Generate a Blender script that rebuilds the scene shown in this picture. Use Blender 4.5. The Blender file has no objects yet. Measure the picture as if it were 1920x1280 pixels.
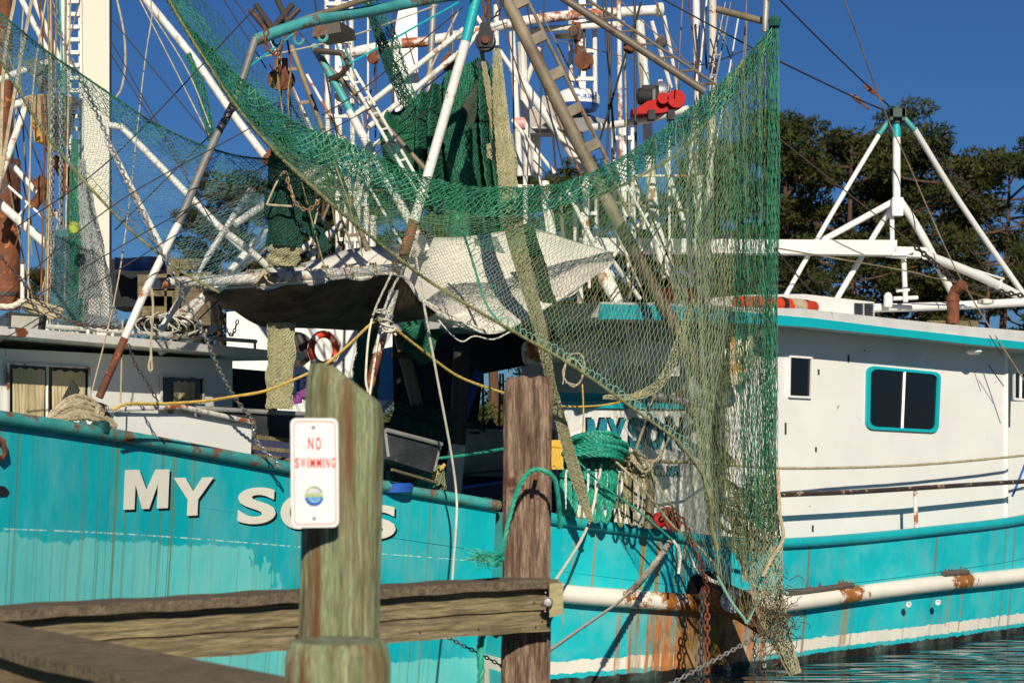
import bpy, math, random
import numpy as np
from mathutils import noise as mnoise
from mathutils import Vector
random.seed(7); rng = np.random.default_rng(7)
SC = bpy.context.scene
# ---------------------------------------------------------------- camera, sky, sun, exposure
F = 3733.0; HY = 840.0; ZC = 2.3          # focal length in photo pixels, horizon row, eye height over the water
cd = bpy.data.cameras.new('camera'); cam = bpy.data.objects.new('camera', cd); SC.collection.objects.link(cam)
cd.lens = 70.0; cd.sensor_width = 36.0; cd.shift_y = (HY-640)/1920.0
cd.clip_start = 0.1; cd.clip_end = 2000
cam.location = (0, 0, ZC); cam.rotation_euler = (math.pi/2, 0, 0)
cd.dof.use_dof = True; cd.dof.focus_distance = 18.5; cd.dof.aperture_fstop = 5.0
SC.camera = cam
SUN = Vector((0.10, -1.0, 0.50)).normalized()
w = bpy.data.worlds.new('World'); SC.world = w; w.use_nodes = True
nt = w.node_tree; bg = nt.nodes['Background']
sky = nt.nodes.new('ShaderNodeTexSky'); sky.sky_type = 'NISHITA'; sky.sun_disc = False
sky.sun_elevation = math.asin(SUN.z); sky.sun_rotation = math.atan2(SUN.x, SUN.y)
sky.air_density = 1.0; sky.dust_density = 0.0; sky.ozone_density = 8.0; sky.altitude = 0
tn = nt.nodes.new('ShaderNodeMix'); tn.data_type = 'RGBA'; tn.blend_type = 'MULTIPLY'; tn.inputs['Factor'].default_value = 1; tn.inputs['B'].default_value = (.62, .90, 1.22, 1)
nt.links.new(sky.outputs[0], tn.inputs['A']); nt.links.new(tn.outputs['Result'], bg.inputs[0]); bg.inputs[1].default_value = 0.040
sl = bpy.data.lights.new('sun', 'SUN'); so = bpy.data.objects.new('sun', sl); SC.collection.objects.link(so)
sl.energy = 5.2; sl.angle = math.radians(0.5); sl.color = (1.0, 0.915, 0.77)
so.rotation_euler = (-SUN).to_track_quat('-Z', 'Y').to_euler(); so.location = (5, -20, 30)
SC.view_settings.view_transform = 'Standard'; SC.view_settings.look = 'None'
SC.view_settings.exposure = 0.0; SC.view_settings.gamma = 1.0
SC.render.engine = 'CYCLES'; SC.cycles.max_bounces = 6; SC.cycles.transparent_max_bounces = 8

# ---------------------------------------------------------------- helpers
def P(px, py, d): return Vector(((px-960)/F*d, d, ZC-(py-HY)/F*d))
def PX(w_, d): return w_*d/F
def V(*a): return Vector(a)
def catmull(pts, n):
    pts = [Vector(p) for p in pts]
    if len(pts) == 2: return [pts[0].lerp(pts[1], i/n) for i in range(n+1)]
    L = [0]
    for a, b in zip(pts, pts[1:]): L.append(L[-1]+(b-a).length)
    out = []; k = 0
    ext = [2*pts[0]-pts[1]]+pts+[2*pts[-1]-pts[-2]]
    for i in range(n+1):
        s = L[-1]*i/n
        while k < len(pts)-2 and s > L[k+1]: k += 1
        t = (s-L[k])/max(1e-9, L[k+1]-L[k])
        p0, p1, p2, p3 = ext[k:k+4]
        out.append(0.5*((2*p1)+(p2-p0)*t+(2*p0-5*p1+4*p2-p3)*t*t+(3*p1-p0-3*p2+p3)*t**3))
    return out
def sampler(pts, n=160):
    c = catmull(pts, n)
    def f(t):
        x = min(max(t, 0), 1)*n; i = min(int(x), n-1)
        return c[i].lerp(c[i+1], x-i)
    return f
def lined(a, da, b, db):
    k = (1/db-1/da)/(b-a); return lambda px: 1/(1/da+k*(px-a))
def pc(l): return [P(*q) for q in l]
class MB:
    def __init__(s): s.v = []; s.f = []; s.uv = None
    def add(s, vs, fs):
        o = len(s.v); s.v += [tuple(v) for v in vs]; s.f += [tuple(i+o for i in f) for f in fs]; return s
    def quad(s, a, b, c, d): return s.add([a, b, c, d], [(0, 1, 2, 3)])
    def slab(s, corners, t):      # polygon extruded along vector t
        n = len(corners); c = [Vector(q) for q in corners]; t = Vector(t)
        return s.add(c+[q+t for q in c], [tuple(range(n))[::-1], tuple(range(n, 2*n))]+[(i, (i+1) % n, n+(i+1) % n, n+i) for i in range(n)])
    def box(s, c, sx, sy, sz, ax=(1, 0, 0), up=(0, 0, 1)):
        X = Vector(ax).normalized(); Z = Vector(up); Z = (Z-X*Z.dot(X)).normalized(); Y = Z.cross(X); c = Vector(c); vs = []
        for k in (-.5, .5):
            for i, j in ((-.5, -.5), (.5, -.5), (.5, .5), (-.5, .5)): vs.append(c+X*sx*i+Y*sy*j+Z*sz*k)
        return s.add(vs, [(3, 2, 1, 0), (4, 5, 6, 7), (0, 1, 5, 4), (1, 2, 6, 5), (2, 3, 7, 6), (3, 0, 4, 7)])
    def beam(s, a, b, w_, h):
        a = Vector(a); b = Vector(b); d = b-a
        up = (0, 0, 1) if abs(d.normalized().z) < .9 else (0, 1, 0)
        return s.box((a+b)/2, d.length, w_, h, d, up)
    def tube(s, pts, r, n=10, caps=True, closed=False):
        pts = [Vector(p) for p in pts]; m = len(pts)
        rr = r if isinstance(r, (list, tuple)) else [r]*m
        T = []
        for i in range(m):
            if closed: t = pts[(i+1) % m]-pts[i-1]
            else: t = pts[min(i+1, m-1)]-pts[max(i-1, 0)]
            T.append(t.normalized() if t.length > 1e-9 else Vector((0, 0, 1)))
        a = T[0].cross(Vector((0, 0, 1)));
        if a.length < .1: a = T[0].cross(Vector((0, 1, 0)))
        a.normalize(); vs = []
        for i in range(m):
            a = (a-T[i]*a.dot(T[i]));
            a = a.normalized() if a.length > 1e-6 else T[i].orthogonal().normalized()
            b = T[i].cross(a)
            for k in range(n):
                t = 2*math.pi*k/n; vs.append(pts[i]+(a*math.cos(t)+b*math.sin(t))*rr[i])
        fs = []
        for i in range(m if closed else m-1):
            j = (i+1) % m
            for k in range(n): fs.append((i*n+k, i*n+(k+1) % n, j*n+(k+1) % n, j*n+k))
        if caps and not closed: fs += [tuple(range(n))[::-1], tuple(range((m-1)*n, m*n))]
        return s.add(vs, fs)
    def lathe(s, prof, c, axis=(0, 0, 1), n=24):     # prof: (radius, height)
        A = Vector(axis).normalized(); a = A.orthogonal().normalized(); b = A.cross(a); c = Vector(c); vs = []; m = len(prof)
        for r, h in prof:
            for k in range(n):
                t = 2*math.pi*k/n; vs.append(c+A*h+(a*math.cos(t)+b*math.sin(t))*r)
        fs = [(i*n+k, i*n+(k+1) % n, (i+1)*n+(k+1) % n, (i+1)*n+k) for i in range(m-1) for k in range(n)]
        fs += [tuple(range(n))[::-1], tuple(range((m-1)*n, m*n))]
        return s.add(vs, fs)
    def rope(s, pts, r, twist=None, n=5, strands=3, step=None):   # laid rope: three helical strands
        pts = [Vector(p) for p in pts]
        L = sum((b-a).length for a, b in zip(pts, pts[1:]))
        step = step or max(r*1.2, .008); m = max(4, min(int(L/step), 900)); c = catmull(pts, m); pitch = twist or r*7
        a = None; fr = []
        for i in range(m+1):
            t = (c[min(i+1, m)]-c[max(i-1, 0)]).normalized()
            if a is None: a = t.orthogonal().normalized()
            a = (a-t*a.dot(t)).normalized(); fr.append((a.copy(), t.cross(a)))
        for k in range(strands):
            q = []
            for i in range(m+1):
                th = 2*math.pi*(i*L/m/pitch+k/strands); A, B = fr[i]
                q.append(c[i]+(A*math.cos(th)+B*math.sin(th))*r*.48)
            s.tube(q, r*.56, n)
        return s
    def chain(s, pts, ll, wr=None, n=6):     # interlocked links, alternately turned
        pts = [Vector(p) for p in pts]
        L = sum((b-a).length for a, b in zip(pts, pts[1:])); m = max(2, int(L/(ll*.72))); c = catmull(pts, m); wr = wr or ll*.13
        for i in range(m):
            t = (c[i+1]-c[i]).normalized(); a = t.cross(Vector((0, 1, 0)))
            a = a.normalized() if a.length > .1 else Vector((1, 0, 0)); b = t.cross(a)
            if i % 2: a = b
            o = (c[i]+c[i+1])/2; q = []
            for k in range(10):
                th = 2*math.pi*k/10; q.append(o+t*math.cos(th)*ll*.42+a*math.sin(th)*ll*.26)
            s.tube(q, wr, n, closed=True)
        return s
def link(o): SC.collection.objects.link(o)
def root_of(o):
    while o.parent: o = o.parent
    return o
def obj(name, mb, mat, parent=None, smooth=True, base=None):
    vs = np.array([tuple(v) for v in mb.v], dtype=float).reshape(-1, 3)
    if parent is not None: L = np.array(root_of(parent).location)
    else:
        L = np.array(base) if base is not None else np.array([(vs[:, 0].min()+vs[:, 0].max())/2, (vs[:, 1].min()+vs[:, 1].max())/2, vs[:, 2].min()])
    vs = vs-L
    me = bpy.data.meshes.new(name); me.from_pydata(vs.tolist(), [], mb.f)
    if mb.uv:
        ul = me.uv_layers.new(name='UVMap'); li = np.zeros(len(me.loops), dtype=np.int32); me.loops.foreach_get('vertex_index', li)
        ul.data.foreach_set('uv', np.array(mb.uv, dtype=np.float32)[li].ravel())
    if smooth:
        me.polygons.foreach_set('use_smooth', [True]*len(me.polygons))
        me.set_sharp_from_angle(angle=math.radians(40))
    mats = mat if isinstance(mat, (list, tuple)) else [mat]
    for m in mats: me.materials.append(m)
    o = bpy.data.objects.new(name, me); link(o)
    if parent is not None: o.parent = parent
    else: o.location = L
    return o
def tag(o, label, cat, group=None):
    o['label'] = label; o['category'] = cat
    if group: o['group'] = group
    return o
def structure(o, kind='structure'): o['kind'] = kind; return o
def thing(name, loc, label, cat, group=None):
    o = bpy.data.objects.new(name, None); o.empty_display_size = .2; link(o); o.location = loc
    return tag(o, label, cat, group)

# ---------------------------------------------------------------- procedural materials
def mat(name, col, rough=.6, metal=0, var=.12, vscale=3, rust=0, rscale=5, rcol=(.16, .045, .012), bump=.15, bscale=30, con=.2, grain=0, streak=0, scol=(.12, .07, .02), stretch=None, col2=None, spec=.5, trans=0):
    m = bpy.data.materials.new(name); m.use_nodes = True; t = m.node_tree; N = t.nodes; K = t.links; b = N['Principled BSDF']
    b.inputs['Roughness'].default_value = rough; b.inputs['Metallic'].default_value = metal; b.inputs['Specular IOR Level'].default_value = spec
    tc = N.new('ShaderNodeTexCoord'); src = tc.outputs['Object']
    if stretch:
        mp = N.new('ShaderNodeMapping'); mp.inputs['Scale'].default_value = stretch; K.new(src, mp.inputs[0]); src2 = mp.outputs[0]
    else: src2 = src
    def noise(sc, det=6, s=None, ro=.6):
        n = N.new('ShaderNodeTexNoise'); n.inputs['Scale'].default_value = sc; n.inputs['Detail'].default_value = det; n.inputs['Roughness'].default_value = ro
        K.new(s or src, n.inputs['Vector']); return n.outputs['Fac']
    def ramp(f, a, c):
        r = N.new('ShaderNodeMapRange'); r.inputs['From Min'].default_value = a; r.inputs['From Max'].default_value = c; K.new(f, r.inputs['Value']); return r.outputs['Result']
    def mix(f, a, c, bt='MIX'):
        x = N.new('ShaderNodeMix'); x.data_type = 'RGBA'; x.blend_type = bt
        if isinstance(f, float): x.inputs['Factor'].default_value = f
        else: K.new(f, x.inputs['Factor'])
        for s, q in ((x.inputs['A'], a), (x.inputs['B'], c)):
            if isinstance(q, tuple): s.default_value = (*q[:3], 1)
            else: K.new(q, s)
        return x.outputs['Result']
    nz = noise(vscale, 8, src2)
    dark = tuple(c*(1-var*1.6) for c in col) if col2 is None else col2
    c = mix(ramp(nz, .5-con, .5+con), dark, tuple(min(1, q*(1+var*.4)) for q in col))
    if grain:
        gm = N.new('ShaderNodeMapping'); gm.inputs['Scale'].default_value = tuple(q*grain for q in (stretch or (1, 1, 1))); K.new(src, gm.inputs[0])
        gn = noise(3.1, 8, gm.outputs[0], .75); c = mix(ramp(gn, .43, .54), mix(.7, c, tuple(q*.22 for q in col)), c)
    if streak:
        mp = N.new('ShaderNodeMapping'); mp.inputs['Scale'].default_value = (9, 9, .35); K.new(src, mp.inputs[0])
        s1 = noise(1.5, 5, mp.outputs[0], .7); s2 = noise(.9, 3)
        mu = N.new('ShaderNodeMath'); mu.operation = 'MULTIPLY'; K.new(ramp(s1, .60-.06*streak, .70-.03*streak), mu.inputs[0]); K.new(ramp(s2, .35-.05*streak, .65-.05*streak), mu.inputs[1])
        c = mix(mu.outputs[0], c, scol)
    if rust:
        r1 = noise(rscale, 12, None, .75); f = ramp(r1, .66-.22*rust, .70-.2*rust); rn = noise(rscale*4, 6)
        rc = mix(rn, tuple(q*.5 for q in rcol), tuple(min(1, q*2.0) for q in rcol))
        c = mix(f, c, rc)
    K.new(c, b.inputs['Base Color'])
    if trans:
        b.inputs['Transmission Weight'].default_value = 0
    if bump:
        bp = N.new('ShaderNodeBump'); bp.inputs['Strength'].default_value = bump; bp.inputs['Distance'].default_value = .02
        K.new(noise(bscale, 6, src2), bp.inputs['Height']); K.new(bp.outputs[0], b.inputs['Normal'])
    m['nodes'] = True
    return m
WHITE = mat('white_steel', (.80, .78, .70), .45, rust=.42, rscale=6, rcol=(.22, .10, .04), streak=.8, var=.18)
WHITE2 = mat('white_rusty', (.78, .75, .68), .5, rust=.62, rscale=3.2, rcol=(.24, .07, .02), streak=.8)
WCLEAN = mat('white_paint', (.80, .79, .74), .4, var=.05, rust=.08, rscale=7, bump=.06, vscale=1.2)
CREAM = mat('cream_paint', (.62, .57, .46), .6, rust=.2)
TEAL = mat('teal_paint', (.012, .40, .44), .4, rust=.22, rscale=4, var=.1)
TEALR = mat('teal_rusty', (.06, .40, .38), .5, rust=.60, rscale=4, rcol=(.16, .06, .03), var=.3)
TEALC = mat('teal_clean', (.005, .42, .47), .35, var=.05, rust=.05)
TAUPE = mat('weathered_steel', (.24, .19, .12), .6, rust=.45, rcol=(.12, .06, .03), var=.4)
DARKST = mat('dark_steel', (.06, .045, .035), .6, rust=.5, rcol=(.10, .04, .015))
RUST = mat('rusted_steel', (.22, .07, .025), .8, col2=(.06, .02, .01), vscale=6, rust=.4, rcol=(.35, .12, .03), bump=.5, bscale=25)
RUSTY = mat('rusted_yellow_steel', (.72, .46, .14), .8, col2=(.32, .15, .04), vscale=7, rust=.5, rcol=(.14, .05, .015), bump=.5)
GALV = mat('galvanised_steel', (.42, .41, .38), .5, .4, rust=.3, var=.3)
GREYB = mat('grey_box', (.045, .05, .055), .7, rust=.25, rcol=(.14, .14, .14), rscale=14, spec=.2, var=.4)
BLACK = mat('black_glass', (.005, .005, .006), .12, var=0, bump=0, spec=.6)
BLACKM = mat('black_matt', (.012, .012, .013), .7, bump=.1)
WIRE = mat('wire_rope', (.05, .04, .035), .6, .3, bump=0)
WOODW = mat('weathered_wood', (.30, .235, .12), .85, grain=1, col2=(.13, .10, .045), stretch=(1.6, 22, 22), vscale=2.2, bump=.7, bscale=4, rust=.12, rcol=(.04, .03, .015))
WOODCAP = mat('weathered_cap', (.19, .145, .09), .85, col2=(.08, .06, .035), stretch=(1.6, 22, 22), vscale=2.2, bump=.7, bscale=4)
PILEG = mat('green_piling_wood', (.36, .41, .23), .9, grain=4, col2=(.19, .225, .11), stretch=(11, 11, .8), vscale=1.3, con=.12, bump=.7, bscale=3, streak=2.2, scol=(.13, .06, .02))
PILEB = mat('brown_piling_wood', (.37, .255, .17), .9, grain=2.2, col2=(.12, .06, .035), stretch=(30, 30, 2.6), vscale=1.4, con=.09, bump=1.0, bscale=2.5, rust=.35, rscale=6, rcol=(.07, .03, .018))
ROPE_T = mat('tan_rope', (.50, .42, .27), .9, var=.3, vscale=20)
ROPE_W = mat('pale_rope', (.72, .68, .55), .85, var=.15, vscale=20)
ROPE_Y = mat('yellow_rope', (.68, .45, .09), .7, var=.2, vscale=15)
ROPE_G = mat('green_rope', (.02, .36, .24), .6, var=.3, vscale=20)
ROPE_O = mat('olive_rope', (.27, .26, .11), .9, var=.4, vscale=16)
NETG = mat('green_twine', (.022, .19, .10), .7, var=.35, vscale=5, bump=0)
NETD = mat('dark_green_twine', (.012, .085, .055), .8, var=.35, vscale=5, bump=0)
NETT = mat('tan_twine', (.42, .40, .24), .8, var=.25, vscale=5, bump=0)
NETP = mat('pale_twine', (.25, .31, .17), .8, var=.3, vscale=2, bump=0)
NETB = mat('blue_grey_twine', (.10, .22, .24), .8, var=.3, vscale=5, bump=0)
NETGREY = mat('grey_twine', (.34, .38, .37), .8, var=.3, vscale=5, bump=0)
CANVAS = mat('canvas', (.74, .70, .60), .9, var=.12, vscale=3, rust=.12, rscale=3, rcol=(.28, .22, .14), bump=.5, bscale=9)
RED = mat('red_paint', (.42, .002, .001), .35, var=.05, bump=.05, spec=.12)
ORANGE = mat('orange_ring', (.70, .055, .012), .6, var=.2)
REDLET = mat('red_lettering', (.72, .02, .02), .4, var=.02, bump=0)
PINK = mat('faded_red_border', (.72, .30, .27), .5, var=.02, bump=0)
SIGNW = mat('sign_white', (.80, .79, .76), .4, var=.03, bump=.03)
BLUEP = mat('blue_paint', (.02, .10, .42), .4, var=.1)
BLUEL = mat('light_blue_paint', (.10, .35, .62), .4, var=.1)
NAVY = mat('navy_paint', (.010, .018, .075), .5, var=.3, rust=.1)
LGREEN = mat('sage_print', (.36, .46, .22), .5, var=.05, bump=0)
YELP = mat('yellow_plastic', (.75, .42, .02), .5, var=.05)
GREYL = mat('grey_lettering', (.35, .36, .33), .5, bump=0)
LETW = mat('white_lettering', (.80, .78, .66), .5, var=.03, rust=.25, rscale=9, rcol=(.6, .56, .3), bump=0)
LETK = mat('black_lettering', (.006, .006, .006), .5, bump=0)
CURT = mat('curtain', (.62, .50, .28), .9, var=.25, vscale=2, bump=.2)
TARPB = mat('blue_tarp', (.01, .08, .42), .5, var=.3)
SHADEK = mat('dark_shade', (.006, .008, .014), .8, var=.4)  # near black that stands in for shade; the dark cabin shares it
PURPLE = mat('purple_cloth', (.25, .05, .25), .8)
CONC = mat('cream_post', (.66, .62, .50), .7, var=.06, vscale=.6, bump=.05)
PINEB = mat('pine_bark', (.13, .065, .035), .95, col2=(.04, .022, .014), stretch=(6, 6, 1), vscale=1, bump=0)
# ---------------------------------------------------------------- water, shore, ground
def water_mat():
    m = bpy.data.materials.new('harbour_water'); m.use_nodes = True; t = m.node_tree; N = t.nodes; K = t.links; b = N['Principled BSDF']
    b.inputs['Base Color'].default_value = (.004, .022, .026, 1); b.inputs['Roughness'].default_value = .015; b.inputs['IOR'].default_value = 1.33
    tc = N.new('ShaderNodeTexCoord'); mp = N.new('ShaderNodeMapping'); mp.inputs['Scale'].default_value = (.40, 1.25, 1); K.new(tc.outputs['Object'], mp.inputs[0])
    n = N.new('ShaderNodeTexNoise'); n.inputs['Scale'].default_value = 1.6; n.inputs['Detail'].default_value = 1.5; K.new(mp.outputs[0], n.inputs[0])
    bp = N.new('ShaderNodeBump'); bp.inputs['Strength'].default_value = .6; bp.inputs['Distance'].default_value = .16
    K.new(n.outputs['Fac'], bp.inputs['Height']); K.new(bp.outputs[0], b.inputs['Normal']); return m
structure(obj('water', MB().quad(V(-400, -30, 0), V(400, -30, 0), V(400, 75, 0), V(-400, 75, 0)), water_mat(), smooth=False, base=(0, 0, 0)))
MARSH = mat('marsh_grass', (.42, .30, .13), .95, col2=(.20, .15, .06), vscale=1.2, bump=.4)
g = MB()
nx = 80
for i in range(nx+1):
    x = -200+400*i/nx
    g.v += [(x, 68+random.uniform(-1, 1), -.3), (x, 70, .55), (x, 78, .8), (x, 1500, 2.0)]
for i in range(nx):
    for k in range(3): g.f.append((i*4+k, i*4+4+k, i*4+5+k, i*4+k+1))
structure(obj('ground', g, mat('shore_ground', (.22, .17, .08), .95, var=.4, vscale=.4), base=(0, 70, 0)))
g = MB()
for i in range(9000):
    x = random.uniform(-45, 45); y = random.uniform(69.5, 76); h = random.uniform(.4, 1.1); a = random.uniform(0, 3.14); z = .5
    d = V(math.cos(a)*.05, math.sin(a)*.05, 0); l = V(random.uniform(-.2, .2), random.uniform(-.2, .2), h)
    g.add([V(x, y, z)-d, V(x, y, z)+d, V(x, y, z)+l], [(0, 1, 2)])
o = obj('marsh_grass', g, MARSH, smooth=False); structure(o, 'stuff'); o['label'] = 'tan marsh grass along the far shore under the pines'

# ---------------------------------------------------------------- pines on the far shore
def leaf_mat():
    m = mat('pine_needles', (.060, .064, .014), .8, col2=(.012, .022, .006), vscale=.8, bump=0, spec=.2); return m
NEEDLE = leaf_mat()
def clump_mesh(c, R, n, flat=.5, ls=1):
    a = rng.normal(size=(n, 3)); a /= np.linalg.norm(a, axis=1)[:, None]
    rad = rng.uniform(.35, 1.05, n)**.6
    p = np.array(c)+a*rad[:, None]*np.array([R, R, R*flat])
    d1 = rng.normal(size=(n, 3)); d1 += a*.7; d1 /= np.linalg.norm(d1, axis=1)[:, None]
    d2 = np.cross(d1, rng.normal(size=(n, 3))); d2 /= np.linalg.norm(d2, axis=1)[:, None]
    L = rng.uniform(.10, .24, n)[:, None]*ls; W = rng.uniform(.022, .05, n)[:, None]*ls
    return np.stack([p-d2*W, p+d2*W, p+d1*L+d2*W*.4, p+d1*L-d2*W*.4], 1).reshape(-1, 3)
def pine_mesh(H, seed, low=.35, spread=3.2, dens=1.0):
    r = random.Random(seed); t = MB(); quads = []
    lean = V(r.uniform(-.6, .6), r.uniform(-.5, .5), 0); top = V(0, 0, H*.93)+lean
    tr = catmull([V(0, 0, 0), V(lean.x*.2, 0, H*.3), lean*.6+V(r.uniform(-.2, .2), 0, H*.65), top], 14)
    t.tube(tr, [.24*(1-.92*i/14)+.01 for i in range(15)], 8)
    nb = int(17*(1-low)/.6)
    for k in range(nb):
        f = low+(1-low)*(k+r.random()*.8)/nb; b = tr[min(13, int(f*14))].lerp(tr[min(14, int(f*14)+1)], f*14 % 1)
        az = k*2.4+r.uniform(-.5, .5); g_ = (f-low)/(1-low)
        ln = spread*(.45+.9*math.sin(math.pi*min(1, .18+g_*.72)))*r.uniform(.45, 1.15)
        if g_ > .9: ln *= .7
        e = b+V(math.cos(az)*ln, math.sin(az)*ln, ln*r.uniform(.12, .5))
        mid = b.lerp(e, .5)+V(0, 0, -.12*ln*r.uniform(0, 1))
        br = catmull([b, mid, e], 6); t.tube(br, [.06*(1-.75*i/6) for i in range(7)], 5)
        for q in range(r.randint(3, 4)):
            u = r.uniform(.55, 1.05); c = br[min(6, int(u*6))]+V(r.uniform(-.7, .7), r.uniform(-.7, .7), r.uniform(-.1, .5))
            R = r.uniform(.38, .80); t.tube([br[3], br[4].lerp(c, .5), c], [.035, .02, .012], 4)
            quads.append(clump_mesh(c, R, int(420*R*R*dens)+70))
    q = np.concatenate(quads); cm = MB(); cm.v = q.tolist(); cm.f = [(4*i, 4*i+1, 4*i+2, 4*i+3) for i in range(len(q)//4)]
    return t, cm
PT = []
for s_, H in enumerate((13.5, 12.0, 11.0, 14.5)):
    tm, cm = pine_mesh(H, 100+s_, (.48, .55, .42, .58)[s_], (3.0, 3.4, 2.8, 3.3)[s_]); PT.append((H, tm, cm))
trees = [ # photo x, crown top y, depth, kind, label
 (1478, 172, 76, 0, 'tall dark pine directly right of the hanging net tip'),
 (1545, 178, 80, 3, 'bushy pine filling the gap between the net and the white mast tripod'),
 (1612, 213, 74, 1, 'pine whose flat top shows just left of the white mast head'),
 (1660, 262, 84, 2, 'pine directly behind the white mast of the right boat'),
 (1730, 228, 78, 0, 'broad pine just right of the white mast head, sky showing through its crown'),
 (1785, 250, 73, 1, 'pine rising above the long right leg of the mast tripod'),
 (1870, 222, 75, 3, 'big open crowned pine at the right edge, set apart by a gap of sky'),
 (1935, 262, 82, 0, 'pine cut by the right edge of the picture'),
 (1400, 265, 84, 2, 'pine seen only through the dense hanging part of the green net'),
 (1310, 262, 80, 1, 'pine top behind the red hauler motor'),
 (1200, 300, 88, 3, 'pine behind the pole left of the red hauler motor'),
 (1110, 292, 80, 0, 'pine behind the grey shelf of the white radar dome'),
 (1010, 280, 90, 1, 'pine behind the thick weathered boom in the middle'),
 (930, 300, 84, 2, 'pine hidden mostly by the bagged dark green net'),
 (700, 300, 90, 3, 'pine behind the white ladder boom'),
 (590, 300, 84, 0, 'pine seen through the sagging net right of the dark net bag'),
 (505, 295, 88, 1, 'pine behind the chained dark net bag'),
 (415, 385, 92, 2, 'small pine low behind the nets left of the dark net bag'),
 (60, 480, 100, 0, 'distant pine low at the left edge beyond the rusty tank'),
 (820, 330, 95, 2, 'pine behind the white pole with the teal top'),
 (1840, 420, 66, 2, 'young pine in front of the big right ones'),
 (1515, 430, 66, 1, 'young pine low behind the left mast leg'),
 (1690, 440, 68, 2, 'young pine low behind the white box beam'),
]
done = {}
for px, py, d, k, lab in trees:
    H, tm, cm = PT[k]; top = P(px, py, d); sc = (top.z-.6)/H*.98
    if k not in done:
        t = thing('pine_tree', (top.x, d, .6), lab, 'tree', 'pine trees on the far shore')
        m1 = MB(); m1.v = [tuple(Vector(v)+t.location) for v in tm.v]; m1.f = tm.f
        m2 = MB(); m2.v = (np.array(cm.v)+np.array(t.location)).tolist(); m2.f = cm.f
        obj('trunk', m1, PINEB, t); obj('crown', m2, NEEDLE, t, smooth=False); done[k] = t
    else:
        t = done[k].copy(); link(t); t.location = (top.x, d, .6); t['label'] = lab
        for ch in list(done[k].children):
            c = ch.copy(); link(c); c.parent = t
    t.scale = (max(sc, .8), max(sc, .8), sc); t.rotation_euler.z = random.uniform(0, 6.28)

qs = []
for i in range(420):
    x = random.uniform(-40, 44); y = random.uniform(79, 92); r_ = random.uniform(.7, 1.5); qs.append(clump_mesh((x, y, .6+abs(random.gauss(0, 2.0))), r_, int(110*r_*r_)+60, .9, 1.6))
q = np.concatenate(qs); m_ = MB(); m_.v = q.tolist(); m_.f = [(4*i, 4*i+1, 4*i+2, 4*i+3) for i in range(len(q)//4)]
o = structure(obj('undergrowth', m_, mat('bush_leaves', (.085, .095, .022), .8, col2=(.02, .03, .008), vscale=.6, bump=0, spec=.2), smooth=False), 'stuff'); o['label'] = 'low dark undergrowth massed under the pines on the far shore'
qs = []
wood_top = sampler([V(-60, 0, 7), V(-26, 0, 9), V(-21, 0, 9), V(-18.5, 0, 5), V(-16, 0, 9), V(-13, 0, 12), V(-8, 0, 13), V(0, 0, 12.5), V(8, 0, 13.5), V(12, 0, 13), V(15, 0, 9), V(20, 0, 8), V(26, 0, 8.5), V(32, 0, 8), V(60, 0, 8)], 120)
for i in range(620):
    k = random.random(); p = wood_top(k); y = random.uniform(96, 110); r_ = random.uniform(.9, 2.2); z = random.uniform(.6, max(1.5, p.z-r_*.7)); qs.append(clump_mesh((p.x+random.uniform(-.5, .5), y, z), r_, int(75*r_*r_), .75, 2.0))
q = np.concatenate(qs); q = q+(q-q.mean(0))*0; m_ = MB(); m_.v = q.tolist(); m_.f = [(4*i, 4*i+1, 4*i+2, 4*i+3) for i in range(len(q)//4)]
o = structure(obj('far_wood', m_, NEEDLE, smooth=False), 'stuff'); o['label'] = 'far off dark wood reading as one mass behind the pine trunks'

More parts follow.
